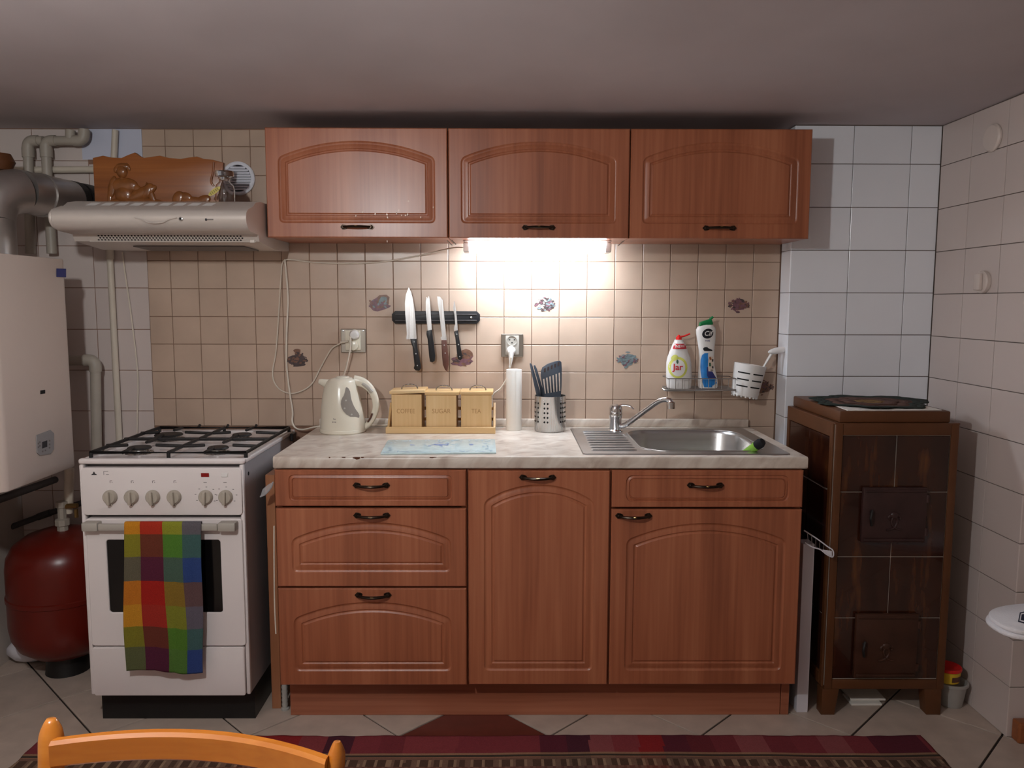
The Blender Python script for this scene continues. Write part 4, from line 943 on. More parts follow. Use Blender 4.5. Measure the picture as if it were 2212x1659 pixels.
s2, c2 = socket('steel wall socket with a white plug in its lower half over the paper roll', 1106.5, 746, .041, .043, True)
q = P(1106, 736, -.018); part('socket_ring', MB().lathe([(.020, .0162), (.020, .019), (.017, .019), (.016, .0165)], (q.x, 0, q.z), 24, 'Y'), m_greyplast, s2)
mb = MB()
for dx, dz in ((-.0085, .003), (.0085, .003), (0, -.0075)): mb.lathe([(.0026, .0164), (.0026, .0168)], (q.x+dx, 0, q.z+dz), 10, 'Y')
part('pin_holes', mb, m_hole, s2, 'three small black pin holes', stuff=True)
q2 = P(1104, 757, -.025); pl2 = thing('power_plug', 'white plug with a ribbed tail in the right socket above the paper roll', 'plug', V(q2.x, -.03, q2.z-.04))
part('plug_body', MB().lathe([(.016, .0165), (.0165, .026), (.012, .033), (0, .034)], (q2.x, 0, q2.z), 22, 'Y'), m_whitep, pl2)
part('plug_tail', MB().tube([V(q2.x, -.027, q2.z-.005), P(1104, 770, -.03), P(1103, 782, -.032), P(1101, 794, -.034)], [.011, .009, .006, .0038], 10), m_whitep, pl2)

# ---- magnetic knife bar and four knives
KY = -.020
kb = thing('knife_bar', 'black magnetic knife bar screwed to the tiles', 'knife rack', P(942, 699, 0))
a0, a1 = P(848, 699, 0), P(1037, 672, 0)
part('bar', MB().prism([(a0.x+.012, a0.z), (a1.x-.012, a0.z), (a1.x, a0.z+.012), (a1.x, a1.z-.012), (a1.x-.012, a1.z), (a0.x+.012, a1.z), (a0.x, a1.z-.012), (a0.x, a0.z+.012)], -.001, KY+.003, 'Y', bev=.0025), m_blackp, kb)
for dz in (.011, -.011):
    zz = (a0.z+a1.z)/2+dz; part('magnet_strip', MB().box((a0.x+.012, KY+.0005, zz-.0022), (a1.x-.012, KY+.0029, zz+.0022), .0008), m_pipedark, kb)
p = P(1018, 686, KY); part('screw', MB().lathe([(.0042, -KY-.0031), (.0035, -KY-.001), (0, -KY-.0005)], (p.x, 0, p.z), 12, 'Y'), m_rivet, kb)
def knife(label, blade, handle, hm, rivets, hthick=.013):
    pts = [P(x, y, KY-.002) for x, y in blade]
    t = thing('kitchen_knife', label, 'knife', V(sum(p.x for p in pts)/len(pts), KY, min(P(x, y, KY).z for x, y in handle)), 'knives on the magnetic bar')
    part('blade', MB().prism([(p.x, p.z) for p in pts], KY-.0005, KY-.0022, 'Y'), m_blade, t, smooth=False)
    hp_ = [P(x, y, KY-.002) for x, y in handle]
    hn = part('handle', MB().prism([(p.x, p.z) for p in hp_], KY+.004, KY+.004-hthick, 'Y', bev=.003), hm, t)
    for x, y in rivets: r_ = P(x, y, KY-.009); part('rivet', MB().lathe([(.0026, -KY+hthick-.0045), (.002, -KY+hthick-.0032), (0, -KY+hthick-.003)], (r_.x, 0, r_.z), 10, 'Y'), m_rivet, hn)
z5 = lambda L_: [(560+x*.24412, 600+y*.24412) for x, y in L_]
knife('large chef knife with a broad bright blade, leftmost on the black bar', z5([(1322, 85), (1345, 130), (1362, 200), (1374, 290), (1384, 400), (1392, 540), (1345, 545), (1300, 543), (1306, 500), (1300, 420), (1292, 320), (1289, 230), (1298, 150)]),
      z5([(1338, 540), (1392, 540), (1398, 600), (1412, 690), (1430, 770), (1432, 800), (1415, 824), (1385, 820), (1368, 800), (1375, 775), (1366, 690), (1358, 610), (1345, 575)]), m_blackp, z5([(1371, 568), (1386, 673), (1399, 777)]))
knife('fork-tipped knife with a plain black handle and no rivets', z5([(1482, 170), (1492, 185), (1500, 158), (1508, 190), (1514, 260), (1520, 360), (1528, 465), (1490, 465), (1482, 380), (1474, 290), (1474, 210)]),
      z5([(1482, 470), (1528, 458), (1533, 500), (1548, 600), (1558, 690), (1553, 735), (1535, 748), (1512, 742), (1505, 700), (1498, 620), (1490, 540), (1480, 500)]), m_blackp, [])
knife('bread knife with a square-tipped blade and a pointed brown wooden handle', z5([(1574, 165), (1600, 168), (1622, 195), (1632, 280), (1640, 380), (1650, 470), (1658, 552), (1612, 552), (1604, 525), (1618, 520), (1606, 430), (1594, 320), (1580, 230)]),
      z5([(1612, 552), (1657, 552), (1664, 620), (1676, 700), (1676, 770), (1664, 828), (1645, 815), (1626, 770), (1618, 690), (1614, 610)]), m_brownh, z5([(1637, 597), (1646, 667)]))
knife('small paring knife with a black riveted handle, rightmost on the bar', z5([(1724, 200), (1733, 230), (1741, 290), (1750, 370), (1757, 465), (1724, 470), (1722, 440), (1734, 410), (1727, 330), (1716, 270)]),
      z5([(1722, 478), (1758, 465), (1767, 520), (1780, 600), (1796, 690), (1798, 715), (1780, 730), (1760, 722), (1752, 690), (1744, 610), (1735, 530)]), m_blackp, z5([(1748, 500), (1762, 592), (1774, 697)]), .012)

# ---- wire shelf with two bottles, holder cup and brush
shz = P(1500, 836, -.07).z-.0045; shx0, shx1 = P(1437, 840, -.06).x, P(1580, 836, -.05).x
ws = thing('wire_shelf', 'small chrome wire shelf on the tiles holding two cleaning bottles', 'shelf', V((shx0+shx1)/2, -.05, shz-.006))
YF, YK = -.108, -.006; rz = P(1500, 818, YF).z
b = MB().tube([V(shx0, YF, rz), V(shx1, YF, rz), V(shx1, YK, rz), V(shx0, YK, rz)], .0018, 6, True)
part('top_rim', b, m_wire, ws)
b = MB().tube(smooth_path([V(shx0-.012, YF+.02, shz+.008), V(shx0-.016, YF+.01, shz+.001), V(shx0-.006, YF-.001, shz-.004), V(shx0+.03, YF-.001, shz-.004), V(shx1, YF-.001, shz-.002)], 5), .0034, 8)
b.tube([V(shx0, YK, shz), V(shx1, YK, shz)], .0026, 6)
part('base_rail', b, m_wire, ws)
for k in range(7):
    y = lerp(YF+.004, YK-.01, k/6); part('base_wire', MB().tube([V(shx0, y, shz-.002), V(shx1, y, shz-.002)], .0013, 6), m_wire, ws)
for k in range(11):
    x = lerp(shx0+.004, shx1-.004, k/10); part('front_wire', MB().tube([V(x, YF, rz), V(x, YF-.0005, shz-.003), V(x, YK, shz-.0035)], .0013, 6), m_wire, ws)
def bottle_shape(px_prof, Yc, depth, flat_front=.75):
    # px_prof: (xl, xr, y) silhouette rows from bottom to top
    rows = [(P(a, y, Yc), P(b_, y, Yc)) for a, b_, y in px_prof]; return rows
def bottle_mb(rows, Yc, dr, n=28, p=2.6):
    mb = MB(); m = len(rows)
    for a, b_ in rows:
        cx = (a.x+b_.x)/2; hw = (b_.x-a.x)/2; z = (a.z+b_.z)/2
        for k in range(n):
            an = 2*PI*k/n; c, s = math.cos(an), math.sin(an)
            mb.v.append(V(cx+hw*math.copysign(abs(c)**(2/p), c), Yc+hw*dr(z)*math.copysign(abs(s)**(2/p), s), z))
    for i in range(m-1):
        for k in range(n): l = (k+1) % n; mb.f.append((i*n+k, i*n+l, (i+1)*n+l, (i+1)*n+k)); mb.m.append(0); mb.c.append(None)
    mb.f += [tuple(reversed(range(n))), tuple((m-1)*n+k for k in range(n))]; mb.m += [0, 0]; mb.c += [None, None]; return mb
def front_y(rows, Yc, dr, p=2.6, off=.0008):
    def f(x, z):
        rs = sorted(rows, key=lambda r: r[0].z); zs = [(r[0].z+r[1].z)/2 for r in rs]
        z_ = min(max(z, zs[0]), zs[-1]); i = max(0, min(len(zs)-2, sum(1 for q in zs if q <= z_)-1)); t = (z_-zs[i])/max(1e-6, zs[i+1]-zs[i])
        xl = lerp(rs[i][0].x, rs[i+1][0].x, t); xr = lerp(rs[i][1].x, rs[i+1][1].x, t); cx = (xl+xr)/2; hw = (xr-xl)/2
        u = min(abs(x-cx)/hw, .98); return Yc-hw*dr(z)*(1-u**p)**(1/p)-off
    return f
def disc_on(mb, f, cx, cz, rx, rz_, mi, n=28, rot=0, rings=4, off=0):
    vs = [V(cx, f(cx, cz)-off, cz)]
    for r in range(1, rings+1):
        for k in range(n):
            a = 2*PI*k/n; px = rx*r/rings*math.cos(a); pz = rz_*r/rings*math.sin(a)
            x = cx+px*math.cos(rot)-pz*math.sin(rot); z = cz+px*math.sin(rot)+pz*math.cos(rot); vs.append(V(x, f(x, z)-off, z))
    fs = [(0, 1+k, 1+(k+1) % n) for k in range(n)]
    for r in range(rings-1):
        for k in range(n): l = (k+1) % n; fs.append((1+r*n+k, 1+(r+1)*n+k, 1+(r+1)*n+l, 1+r*n+l))
    mb.add(vs, fs, mi)
def patch_on(mb, f, polyrows, mi, off=0, n=8):
    # polyrows: (xl, xr, z)
    vs = []
    for a, b_, z in polyrows: vs += [V(lerp(a, b_, k/n), f(lerp(a, b_, k/n), z)-off, z) for k in range(n+1)]
    fs = []
    for i in range(len(polyrows)-1):
        for k in range(n): q = i*(n+1)+k; fs.append((q, q+1, q+n+2, q+n+1))
    mb.add(vs, fs, mi)
z7 = lambda x, y: (1400+x*.15371, 670+y*.15371)
def rows7(L_, Yc):
    out = []
    for a, b_, y in L_: x0, yy_ = z7(a, y); x1, _ = z7(b_, y); out.append((P(x0, yy_, Yc), P(x1, yy_, Yc)))
    return out
Y1 = -.056
R1 = rows7([(275, 590, 1095), (262, 600, 1075), (256, 606, 1000), (254, 607, 850), (258, 604, 740), (270, 592, 670), (300, 560, 590), (330, 538, 520), (345, 522, 480), (362, 502, 450), (370, 494, 432), (372, 492, 415)], Y1)
d1 = lambda z: .62 if z < R1[6][0].z else lerp(.62, 1, min(1, (z-R1[6][0].z)/.03))
jb = thing('dish_soap_bottle', 'white dish soap bottle with a red cap and yellow ring label reading Jar', 'bottle', V((R1[0][0].x+R1[0][1].x)/2, Y1, R1[0][0].z), 'cleaning bottles on the wire shelf')
part('bottle_body', bottle_mb(R1, Y1, d1), m_whitep, jb, angle=60)
cx = (R1[-1][0].x+R1[-1][1].x)/2; cz_ = R1[-1][0].z
part('cap', MB().lathe([(.0105, 0), (.011, .004), (.0105, .009), (.006, .013), (.0035, .017), (0, .018)], (cx, Y1, cz_+.0003), 22).tube(smooth_path([V(cx+.004, Y1, cz_+.011), V(cx+.018, Y1-.002, cz_+.013), P(*z7(590, 330), Y1-.004)], 4), [.0035]*4+[.003]*5, 8), m_redp, jb, 'red flip cap with spout')
f1 = front_y(R1, Y1, d1); mb = MB(); K7 = .15371/592
c = P(*z7(415, 805), Y1-.02); 
disc_on(mb, f1, c.x, c.z, 132*K7, 150*K7, 0, rot=0); disc_on(mb, f1, c.x, c.z-.001, 100*K7, 118*K7, 1, off=.0003)
e = P(*z7(345, 660), Y1-.02); disc_on(mb, f1, e.x+.006, e.z-.002, 50*K7, 38*K7, 0, rot=.7, off=.0005)
e = P(*z7(405, 722), Y1-.02); disc_on(mb, f1, e.x, e.z, 16*K7, 30*K7, 2, off=.0006, n=10)
part('ring_label', mb, [m_lemon, m_whitep, m_leaf], jb, 'yellow-green ring with a green drop')
c = P(*z7(412, 800), Y1-.02); part('brand_lettering', text_mb('Jar', 125*K7, c.x, c.z, 0, warp=lambda x, z: f1(x, z)-.0009, bold=.0006), m_redprint, jb, 'red letters reading Jar')
mb = MB(); za, zb_ = P(*z7(430, 540), Y1).z, P(*z7(430, 468), Y1).z
patch_on(mb, f1, [(P(*z7(332, 540), Y1).x, P(*z7(528, 540), Y1).x, za), (P(*z7(345, 500), Y1).x, P(*z7(516, 500), Y1).x, (za+zb_)/2), (P(*z7(362, 468), Y1).x, P(*z7(500, 468), Y1).x, zb_)], 0, off=.0003)
c = P(*z7(432, 505), Y1); text_mb('NEW', 58*K7, c.x, c.z, 0, warp=lambda x, z: f1(x, z)-.0014, mi=1, mb=mb, bold=.0002)
part('neck_label', mb, [m_redprint, m_whitep], jb, 'red neck band reading NEW')
Y2 = -.058
R2 = rows7([(715, 965, 1090), (706, 975, 1070), (700, 978, 1000), (704, 955, 900), (712, 930, 780), (716, 925, 660), (712, 930, 560), (700, 938, 470), (686, 945, 390), (676, 948, 320), (676, 948, 275), (690, 942, 245), (720, 925, 218), (745, 905, 205)], Y2)
d2 = lambda z: .55
cb2 = thing('scouring_cream_bottle', 'tall white scouring cream bottle with a green cap, reading Cif', 'bottle', V((R2[0][0].x+R2[0][1].x)/2, Y2, R2[0][0].z), 'cleaning bottles on the wire shelf')
part('bottle_body', bottle_mb(R2, Y2, d2), m_whitep, cb2, angle=60)
g0 = P(*z7(810, 200), Y2)
part('cap', MB().prism([(P(*z7(x, y), Y2).x, P(*z7(x, y), Y2).z) for x, y in ((718, 225), (725, 175), (780, 150), (850, 130), (880, 115), (905, 180), (905, 200), (750, 218))], Y2+.012, Y2-.012, 'Y', bev=.003).tube([P(*z7(860, 140), Y2), P(*z7(890, 110), Y2-.002), P(*z7(915, 95), Y2-.003)], [.004, .005, .0045], 10), m_greenp, cb2, 'green flip-top cap')
f2 = front_y(R2, Y2, d2); mb = MB()
c = P(*z7(840, 330), Y2-.02); disc_on(mb, f2, c.x, c.z, 80*K7, 68*K7, 0, rot=.35, rings=10); 
text_mb('Cif', 92*K7, c.x, c.z, 0, warp=lambda x, z: f2(x, z)-.0016, mi=1, mb=mb, shear=.2, bold=.0004)
part('brand_label', mb, [m_blackprint, m_whitep], cb2, 'black oval reading Cif in white')
c = P(*z7(838, 432), Y2-.02); part('small_lettering', text_mb('PURE', 30*K7, c.x, c.z, 0, warp=f2, bold=.0001), m_navy, cb2)
mb = MB()
def pr2(L_, mi, off): patch_on(mb, f2, [(P(*z7(a, y), Y2-.02).x, P(*z7(b_, y), Y2-.02).x, P(*z7(a, y), Y2-.02).z) for a, b_, y in L_], mi, off)
pr2([(790, 900, 1085), (770, 970, 1030), (755, 960, 950), (745, 915, 880), (742, 870, 800), (748, 850, 700), (765, 845, 630), (800, 850, 605)], 0, 0)
pr2([(850, 965, 960), (830, 940, 920), (825, 905, 860), (830, 870, 800)], 1, .0003)
pr2([(850, 925, 860), (845, 925, 800), (848, 925, 700), (860, 915, 655)], 2, .0005)
pr2([(795, 905, 575), (780, 910, 560), (778, 850, 535), (800, 835, 520)], 3, .0003)
pr2([(870, 900, 700), (862, 890, 670), (870, 880, 655)], 4, .0008); pr2([(905, 924, 820), (900, 924, 790)], 3, .0008); pr2([(880, 915, 850), (880, 915, 838)], 3, .0008); pr2([(900, 924, 725), (905, 924, 690)], 3, .0008); pr2([(860, 890, 790), (860, 885, 740)], 5, .0008)
part('picture_label', mb, [m_blueprint, m_navy, m_pale, m_blackprint, m_trim, m_leaf], cb2, 'blue wave and small picture print')
# slotted cup, hung a little askew
cc = P(1614, 822, -.062); cup = thing('slotted_cup', 'white slotted plastic cup hung askew at the right end of the wire shelf', 'cup', cc+V(0, 0, -.06))
k = 1/600; MC = Matrix.Translation(cc) @ Matrix.Rotation(math.radians(9), 4, 'Y')
pr = [(26*k, -.058), (29*k, -.055), (35*k, .060), (34*k, .0605), (28*k, -.050), (.001, -.050)]
pr = [(.001, -.058)]+pr
part('cup_body', MB().lathe(pr, (0, 0, 0), 36, mat=MC), m_whitep, cup, angle=40)
mb = MB()
for q in range(9):
    a = 2*PI*q/18+PI; mb.sphere(tuple(MC @ V(27*k*math.cos(a), 27*k*math.sin(a), -.058)), .0042, n=8)
part('foot_knobs', mb, m_whitep, cup, stuff=True)
for cen in (-.62, .42):
    for q in range(3):
        mb = MB(); z = .028-.024*q; rr = lambda z: lerp(29, 35, (z+.055)/.115)*k+.0004
        n = 8; ang = [-PI/2+cen+(-.42+.84*i/n) for i in range(n+1)]
        mb.add([MC @ V(rr(z+d)*math.cos(a), rr(z+d)*math.sin(a), z+d) for d in (-.0024, .0024) for a in ang], [(i, i+1, n+2+i, n+1+i) for i in range(n)])
        part('slot', mb, m_hole, cup, 'dark slot', smooth=False)
br = thing('dish_brush', 'white dish brush leaning in the slotted cup with its head against the corner', 'brush', P(1640, 800, -.06))
b0, b1 = P(1632, 822, -.062), P(1664, 768, -.066)
part('handle', MB().tube(smooth_path([b0, P(1648, 795, -.064), b1, P(1672, 757, -.068)], 5), [.0048]*8+[.006]*8, 10, flat=.8), m_whitep, br)
Mh = Matrix.Translation(P(1682, 757, -.070)) @ Matrix.Rotation(-.18, 4, 'Y')
h1 = MB(); h1.sphere((0, 0, 0), 1, .040, .013, .012, 18); h1.v = [Mh @ v for v in h1.v]
part('bristle_head', h1, m_brush, br, 'bushy white bristle head')

# ================================================================== ON THE WORKTOP
# ---- inset sink
TZ = .8553
sk = thing('kitchen_sink', 'stainless inset sink with a ridged drainer left of one deep bowl', 'sink', V(.53, -.3, .70))
ox0, ox1, oy0, oy1 = .213, .848, -.558, -.058
bx0_, bx1_, by0_, by1_ = .402, .800, -.520, -.112
t = bmesh.new(); o_ = rrect(ox0, ox1, oy0, oy1, .012, 4); i_ = rrect(bx0_, bx1_, by0_, by1_, .085, 8)
zt_ = TZ+.0035
ov = [t.verts.new((x, y, zt_)) for x, y in o_]; iv = [t.verts.new((x, y, zt_)) for x, y in i_]
bmesh.ops.triangle_fill(t, edges=[t.edges.new((q[i], q[(i+1) % len(q)])) for q in (ov, iv) for i in range(len(q))], use_beauty=True)
mb = MB().bm(t)
lo = [V(*(Vector((x, y, 0))+(Vector((x, y, 0))-Vector((.53, -.3, 0))).normalized()*.003)) for x, y in o_]; n = len(o_)
mb.add([V(x, y, zt_) for x, y in o_]+[V(p.x, p.y, TZ) for p in lo], [(k, (k+1) % n, n+(k+1) % n, n+k) for k in range(n)])
cxb, cyb = (bx0_+bx1_)/2, (by0_+by1_)/2
def ins(d): return [(cxb+(x-cxb)*(1-d/.2), cyb+(y-cyb)*(1-d/.2)) for x, y in i_]
prof = [(0, zt_), (.004, zt_-.003), (.007, zt_-.012), (.012, zt_-.10), (.02, zt_-.125), (.045, zt_-.138), (.17, zt_-.143)]
n = len(i_); vs = []; fs = []
for d, z in prof: vs += [V(x, y, z) for x, y in ins(d)]
for r_ in range(len(prof)-1): fs += [(r_*n+k, r_*n+(k+1) % n, (r_+1)*n+(k+1) % n, (r_+1)*n+k) for k in range(n)]
fs.append(tuple((len(prof)-1)*n+k for k in range(n))); mb.add(vs, fs)
part('basin', mb, m_sinksteel, sk, angle=50)
for k in range(9):
    y = lerp(-.145, -.50, k/8); xa = lerp(.250, .244, k/8); xb = .372 if k < 2 else .385
    part('drainer_ridge', MB().tube([V(xa, y, zt_-.0005), V(xa+.006, y, zt_+.0016), V(xb-.01, y, zt_+.0012), V(xb, y, zt_-.0005)], .0042, 8, flat=.6), m_sinksteel, sk)
part('bowl_rim', MB().tube([V(x, y, zt_) for x, y in i_], .0028, 8, True), m_sinksteel, sk)
part('drain', MB().lathe([(.032, zt_-.1428), (.03, zt_-.139), (.018, zt_-.1405), (0, zt_-.141)], (cxb, cyb, 0), 22), m_chrome, sk)
# tap
tx, ty = P(1330, 930, -.14).x, -.135
tp = thing('sink_tap', 'chrome single lever tap with a long rising spout beside the sink bowl', 'tap', V(tx, ty, zt_))
z0 = zt_+.0003; ztop = P(1330, 876, ty).z
part('tap_body', MB().lathe([(.027, z0), (.027, z0+.004), (.0225, z0+.008), (.0222, ztop-.046), (.0240, ztop-.042), (.0248, ztop-.030), (.023, ztop-.024)], (tx, ty, 0), 26), m_chrome, tp)
part('lever_head', MB().lathe([(.0235, ztop-.0235), (.0240, ztop-.010), (.019, ztop+.001), (.008, ztop+.006), (0, ztop+.0065)], (tx, ty, 0), 24).tube(smooth_path([V(tx+.008, ty-.006, ztop), V(tx+.028, ty-.022, ztop+.005), V(tx+.046, ty-.036, ztop+.003), V(tx+.056, ty-.045, ztop-.006)], 5), [.0075]*5+[.006]*6+[.0045]*5, 10, flat=.6), m_chrome, tp)
sps = [V(tx+.012, ty-.012, z0+.022), P(1352, 917, -.155), P(1395, 886, -.20), P(1422, 867, -.235), P(1438, 863, -.252), P(1447, 866, -.262), P(1450, 874, -.266)]
part('spout', MB().tube(smooth_path(sps, 6), .0095, 14), m_chrome, tp)
e = P(1450, 875, -.266); part('aerator', MB().lathe([(.0125, -.012), (.0125, .010), (.010, .012)], tuple(e), 18), m_chrome, tp)
# lime green brush with black head on the bowl corner
bq = thing('washing_up_sponge_stick', 'lime green washing-up stick with a black head leaning in the sink corner', 'brush', PZ(1640, 968, .86))
g0, g1, g2 = V(.715, -.40, .80), PZ(1630, 966, .872), PZ(1643, 957, .888)
part('stick', MB().tube([g0, g1, g1+(g2-g1)*.35], [.010, .014, .015], 12), m_lime, bq)
part('head', MB().tube([g1+(g2-g1)*.36, g2, g2+(g2-g1).normalized()*.01], [.0145, .0155, .011], 14), m_sponge, bq, 'black foam head')

# ---- kettle on its base
kx_, ky_ = P(741, 935, -.126).x, -.126
kt = thing('electric_kettle', 'cream plastic electric kettle with a grey water window on its base', 'kettle', V(kx_, ky_, TZ))
part('power_base', MB().lathe([(.080, TZ), (.082, TZ+.003), (.081, TZ+.012), (.076, TZ+.0175), (.06, TZ+.018)], (kx_, ky_, 0), 48), m_cream, kt)
K = lambda x, y, Y=ky_: P(x, y, Y)
kprof = [(692.5, 790, 928.5), (693, 789.5, 920), (693.5, 788, 905), (694.5, 783, 880), (697, 777, 855), (701, 772, 836), (706, 770, 824), (712, 768, 819), (724, 760, 815.5)]
KR = [(K(a, y), K(b_, y)) for a, b_, y in kprof]
dk = lambda z: .98
part('kettle_body', bottle_mb(KR, ky_, dk, 40, 2.0), m_cream, kt, angle=60)
ca, cb_ = KR[-1]; cx = (ca.x+cb_.x)/2; part('lid', MB().lathe([(.026, KR[-2][0].z+.003), (.024, ca.z+.003), (.012, ca.z+.0055), (0, ca.z+.006)], (cx-.003, ky_, 0), 28, sy=1.1), m_cream, kt)
part('spout', MB().tube([K(716, 831), K(703, 828), K(694, 825), K(689, 824)], [.019, .0155, .0115, .0085], 14), m_cream, kt)
hpts = [K(765, 822.5), K(780, 825), K(794, 833.5), K(804, 846), K(810.5, 862), (K(812, 880)), K(808, 896), K(800, 911), K(790, 921), K(781, 924)]
hs_ = smooth_path(hpts, 5); nn = len(hs_)
part('handle', MB().tube(hs_, [lerp(.015, .0095, min(1, i/(nn*.35))) if i < nn*.35 else lerp(.0095, .0075, (i/nn-.35)/.65) for i in range(nn)], 14, flat=1.35), m_cream, kt)
part('handle_grip', MB().tube(smooth_path([K(783, 828, ky_-.006), K(795, 836.5, ky_-.006), K(803.5, 847, ky_-.006)], 5), .0085, 10), m_greyplast, kt, 'grey soft grip')
part('handle_slot', MB().tube(smooth_path([K(804, 893, ky_-.011), K(800, 903, ky_-.011), K(794, 912, ky_-.011)], 4), [.002]+[.0032]*7+[.0018], 8), m_brownh, kt, 'dark brown slot')
fk = front_y(KR, ky_, dk, 2.0, .001)
z5p = lambda x, y: (560+x*.24412, 600+y*.24412)
wl = [(878, 1245, 866, 868), (838, 876, 1235, 0)]
win = [(870, 875, 1245), (810, 876, 1228), (775, 868, 1205), (748, 850, 1175), (732, 835, 1145), (726, 822, 1115), (728, 812, 1085), (738, 806, 1060), (750, 802, 1040), (757, 797, 1010), (760, 785, 985), (763, 772, 972)]
mb = MB(); patch_on(mb, fk, [(P(*z5p(a, y), ky_-.06).x, P(*z5p(b_, y), ky_-.06).x, P(*z5p(a, y), ky_-.06).z) for a, b_, y in win], 0)
for x, y in ((768, 1085), (760, 1152), (818, 1210)): c = P(*z5p(x, y), ky_-.06); disc_on(mb, fk, c.x, c.z, .003, .003, 1, off=.0004, n=12, rings=1)
part('water_window', mb, [mat('smoky_window', srgb(142, 134, 126), .15), m_greyplast], kt, 'smoky grey water window', smooth=False)
mb = MB(); c = P(*z5p(668, 1255), ky_-.07)
for dx, dz, wd, h in ((-.003, .003, .0015, .005), (.002, .003, .0045, .0012), (.002, .0005, .0045, .0012), (-.006, -.008, .004, .003), (-.001, -.008, .003, .003), (.004, -.008, .004, .003)):
    patch_on(mb, fk, [(c.x+dx-wd/2, c.x+dx+wd/2, c.z+dz-h/2), (c.x+dx-wd/2, c.x+dx+wd/2, c.z+dz+h/2)], 0, n=1)
part('printed_marks', mb, m_print, kt, 'small faint grey print', smooth=False, stuff=True)

# ---- bamboo rack with three canisters
RX0, RX1, RYF, RYB = -.452, -.063, -.172, -.050
ck = thing('canister_rack', 'pale bamboo rack holding the three lidded canisters', 'rack', V((RX0+RX1)/2, -.11, TZ))
part('base_board', MB().box((RX0+.002, RYF+.0075, TZ), (RX1-.002, RYB, TZ+.010), .001), m_pinex, ck)
part('front_lip', MB().box((RX0, RYF, TZ), (RX1, RYF+.007, TZ+.0235), .0015), m_pinex, ck)
for xa, s_ in ((RX0+.0005, 1), (RX1-.0085, -1)):
    part('side_board', MB().prism([(RYF+.03, TZ+.0101), (RYB, TZ+.0101), (RYB, TZ+.096), (RYB-.012, TZ+.096)], xa, xa+.008, 'X', bev=.001), m_pine, ck)
for zz in (.035, .075): part('back_slat', MB().box((RX0+.009, RYB-.006, TZ+zz-.006), (RX1-.009, RYB-.001, TZ+zz+.006), .001), m_pinex, ck)
CY0, CY1 = RYF+.010, RYB-.008
for nm, x0, x1, l0, l1, ytop, word, lab, open_ in (('coffee', 846, 911, 841, 918, 852, 'COFFEE', 'bamboo canister marked COFFEE, its lid tilted, nearest the kettle', 1), ('sugar', 920.5, 986, 917.5, 992, 853.5, 'SUGAR', 'bamboo canister marked SUGAR in the middle of the rack', 0), ('tea', 996, 1061, 993, 1065, 853, 'TEA', 'bamboo canister marked TEA beside the paper roll', 0)):
    a = P(x0, 900, CY0).x; b_ = P(x1, 900, CY0).x; zt2 = P(900, ytop, CY0).z
    cn = thing('canister', lab, 'canister', V((a+b_)/2, (CY0+CY1)/2, TZ+.0103), 'bamboo canisters')
    part('box', MB().box((a, CY0, TZ+.0103), (b_, CY1, zt2-.0005), .0015), m_pine, cn)
    la = P(l0, 850, CY0-.004).x; lb = P(l1, 850, CY0-.004).x
    ld = MB(); M = Matrix.Translation(V((la+lb)/2, (CY0+CY1)/2, zt2+.0065)) @ Matrix.Rotation(math.radians(-2.2 if open_ else 0), 4, 'Y')
    w2 = (lb-la)/2; d2_ = (CY1-CY0)/2+.004
    ld.box((-w2, -d2_, -.006 if not open_ else -.0035), (w2, d2_, .0055 if not open_ else .008), .002, 2, mat=M)
    lid = part('lid', ld, m_pinex, cn)
    hd_ = [V(.0285*math.cos(PI*q/12)+.004, -.012+0*q, .006+.002*open_+.017*math.sin(PI*q/12)) for q in range(13)]
    part('handle', MB().tube([M @ p for p in hd_], .0026, 8, flat=1.4), m_steel, lid, 'steel bow handle')
    c = P((x0+x1)/2+(-2 if word == 'COFFEE' else 0), 888.5, CY0); tw = text_mb(word, .0235, c.x, c.z, CY0-.0002, sx={'COFFEE': .80, 'SUGAR': .88, 'TEA': .82}[word])
    part('burnt_lettering', tw, m_burn, cn, 'faint burnt letters reading '+word, smooth=False)

# ---- paper roll, steel utensil holder, cutting board
rx_, ry_ = P(1110, 930, -.085).x, -.085
pr_ = thing('paper_roll', 'slim white kitchen paper roll standing on the worktop under the right socket', 'paper roll', V(rx_, ry_, TZ))
rt_ = P(1110, 798, ry_).z
part('paper', MB().lathe([(.013, TZ), (.0278, TZ), (.0282, TZ+.004), (.0282, rt_-.002), (.0275, rt_), (.013, rt_), (.013, TZ)], (rx_, ry_, 0), 40), m_paper, pr_)
part('loose_edge', MB().box((rx_+.006, ry_-.0292, TZ+.001), (rx_+.0066, ry_-.0275, rt_-.001)), m_paper, pr_)
uh = thing('utensil_holder', 'brushed steel utensil holder with rows of round holes', 'holder', V(P(1188, 930, -.10).x, -.098, TZ))
ux, uy = P(1188, 930, -.10).x, -.098; ur = .0565; ut = P(1188, 858, uy-ur).z
part('cylinder', MB().lathe([(.001, TZ), (ur-.002, TZ), (ur, TZ+.003), (ur, ut-.001), (ur+.0007, ut), (ur-.0012, ut), (ur-.0014, TZ+.004), (.001, TZ+.004)], (ux, uy, 0), 56), m_steel, uh, angle=45)
mb = MB(); zr_ = [lerp(P(1188, 873, uy-ur).z, P(1188, 913, uy-ur).z, q/4) for q in range(5)]
for a in (-80, -68, -52, -24, -12, 0-.5, 40, 52, 66, 78, 120, 150, 180, 210):
    if a == -.5: continue
    an = math.radians(a-90)
    for z in zr_: mb.add([V(ux+(ur+.0004)*math.cos(an+.0042/ur*.8*math.cos(q*PI/5)), uy+(ur+.0004)*math.sin(an+.0042/ur*.8*math.cos(q*PI/5)), z+.0036*math.sin(q*PI/5)) for q in range(10)], [tuple(range(10))])
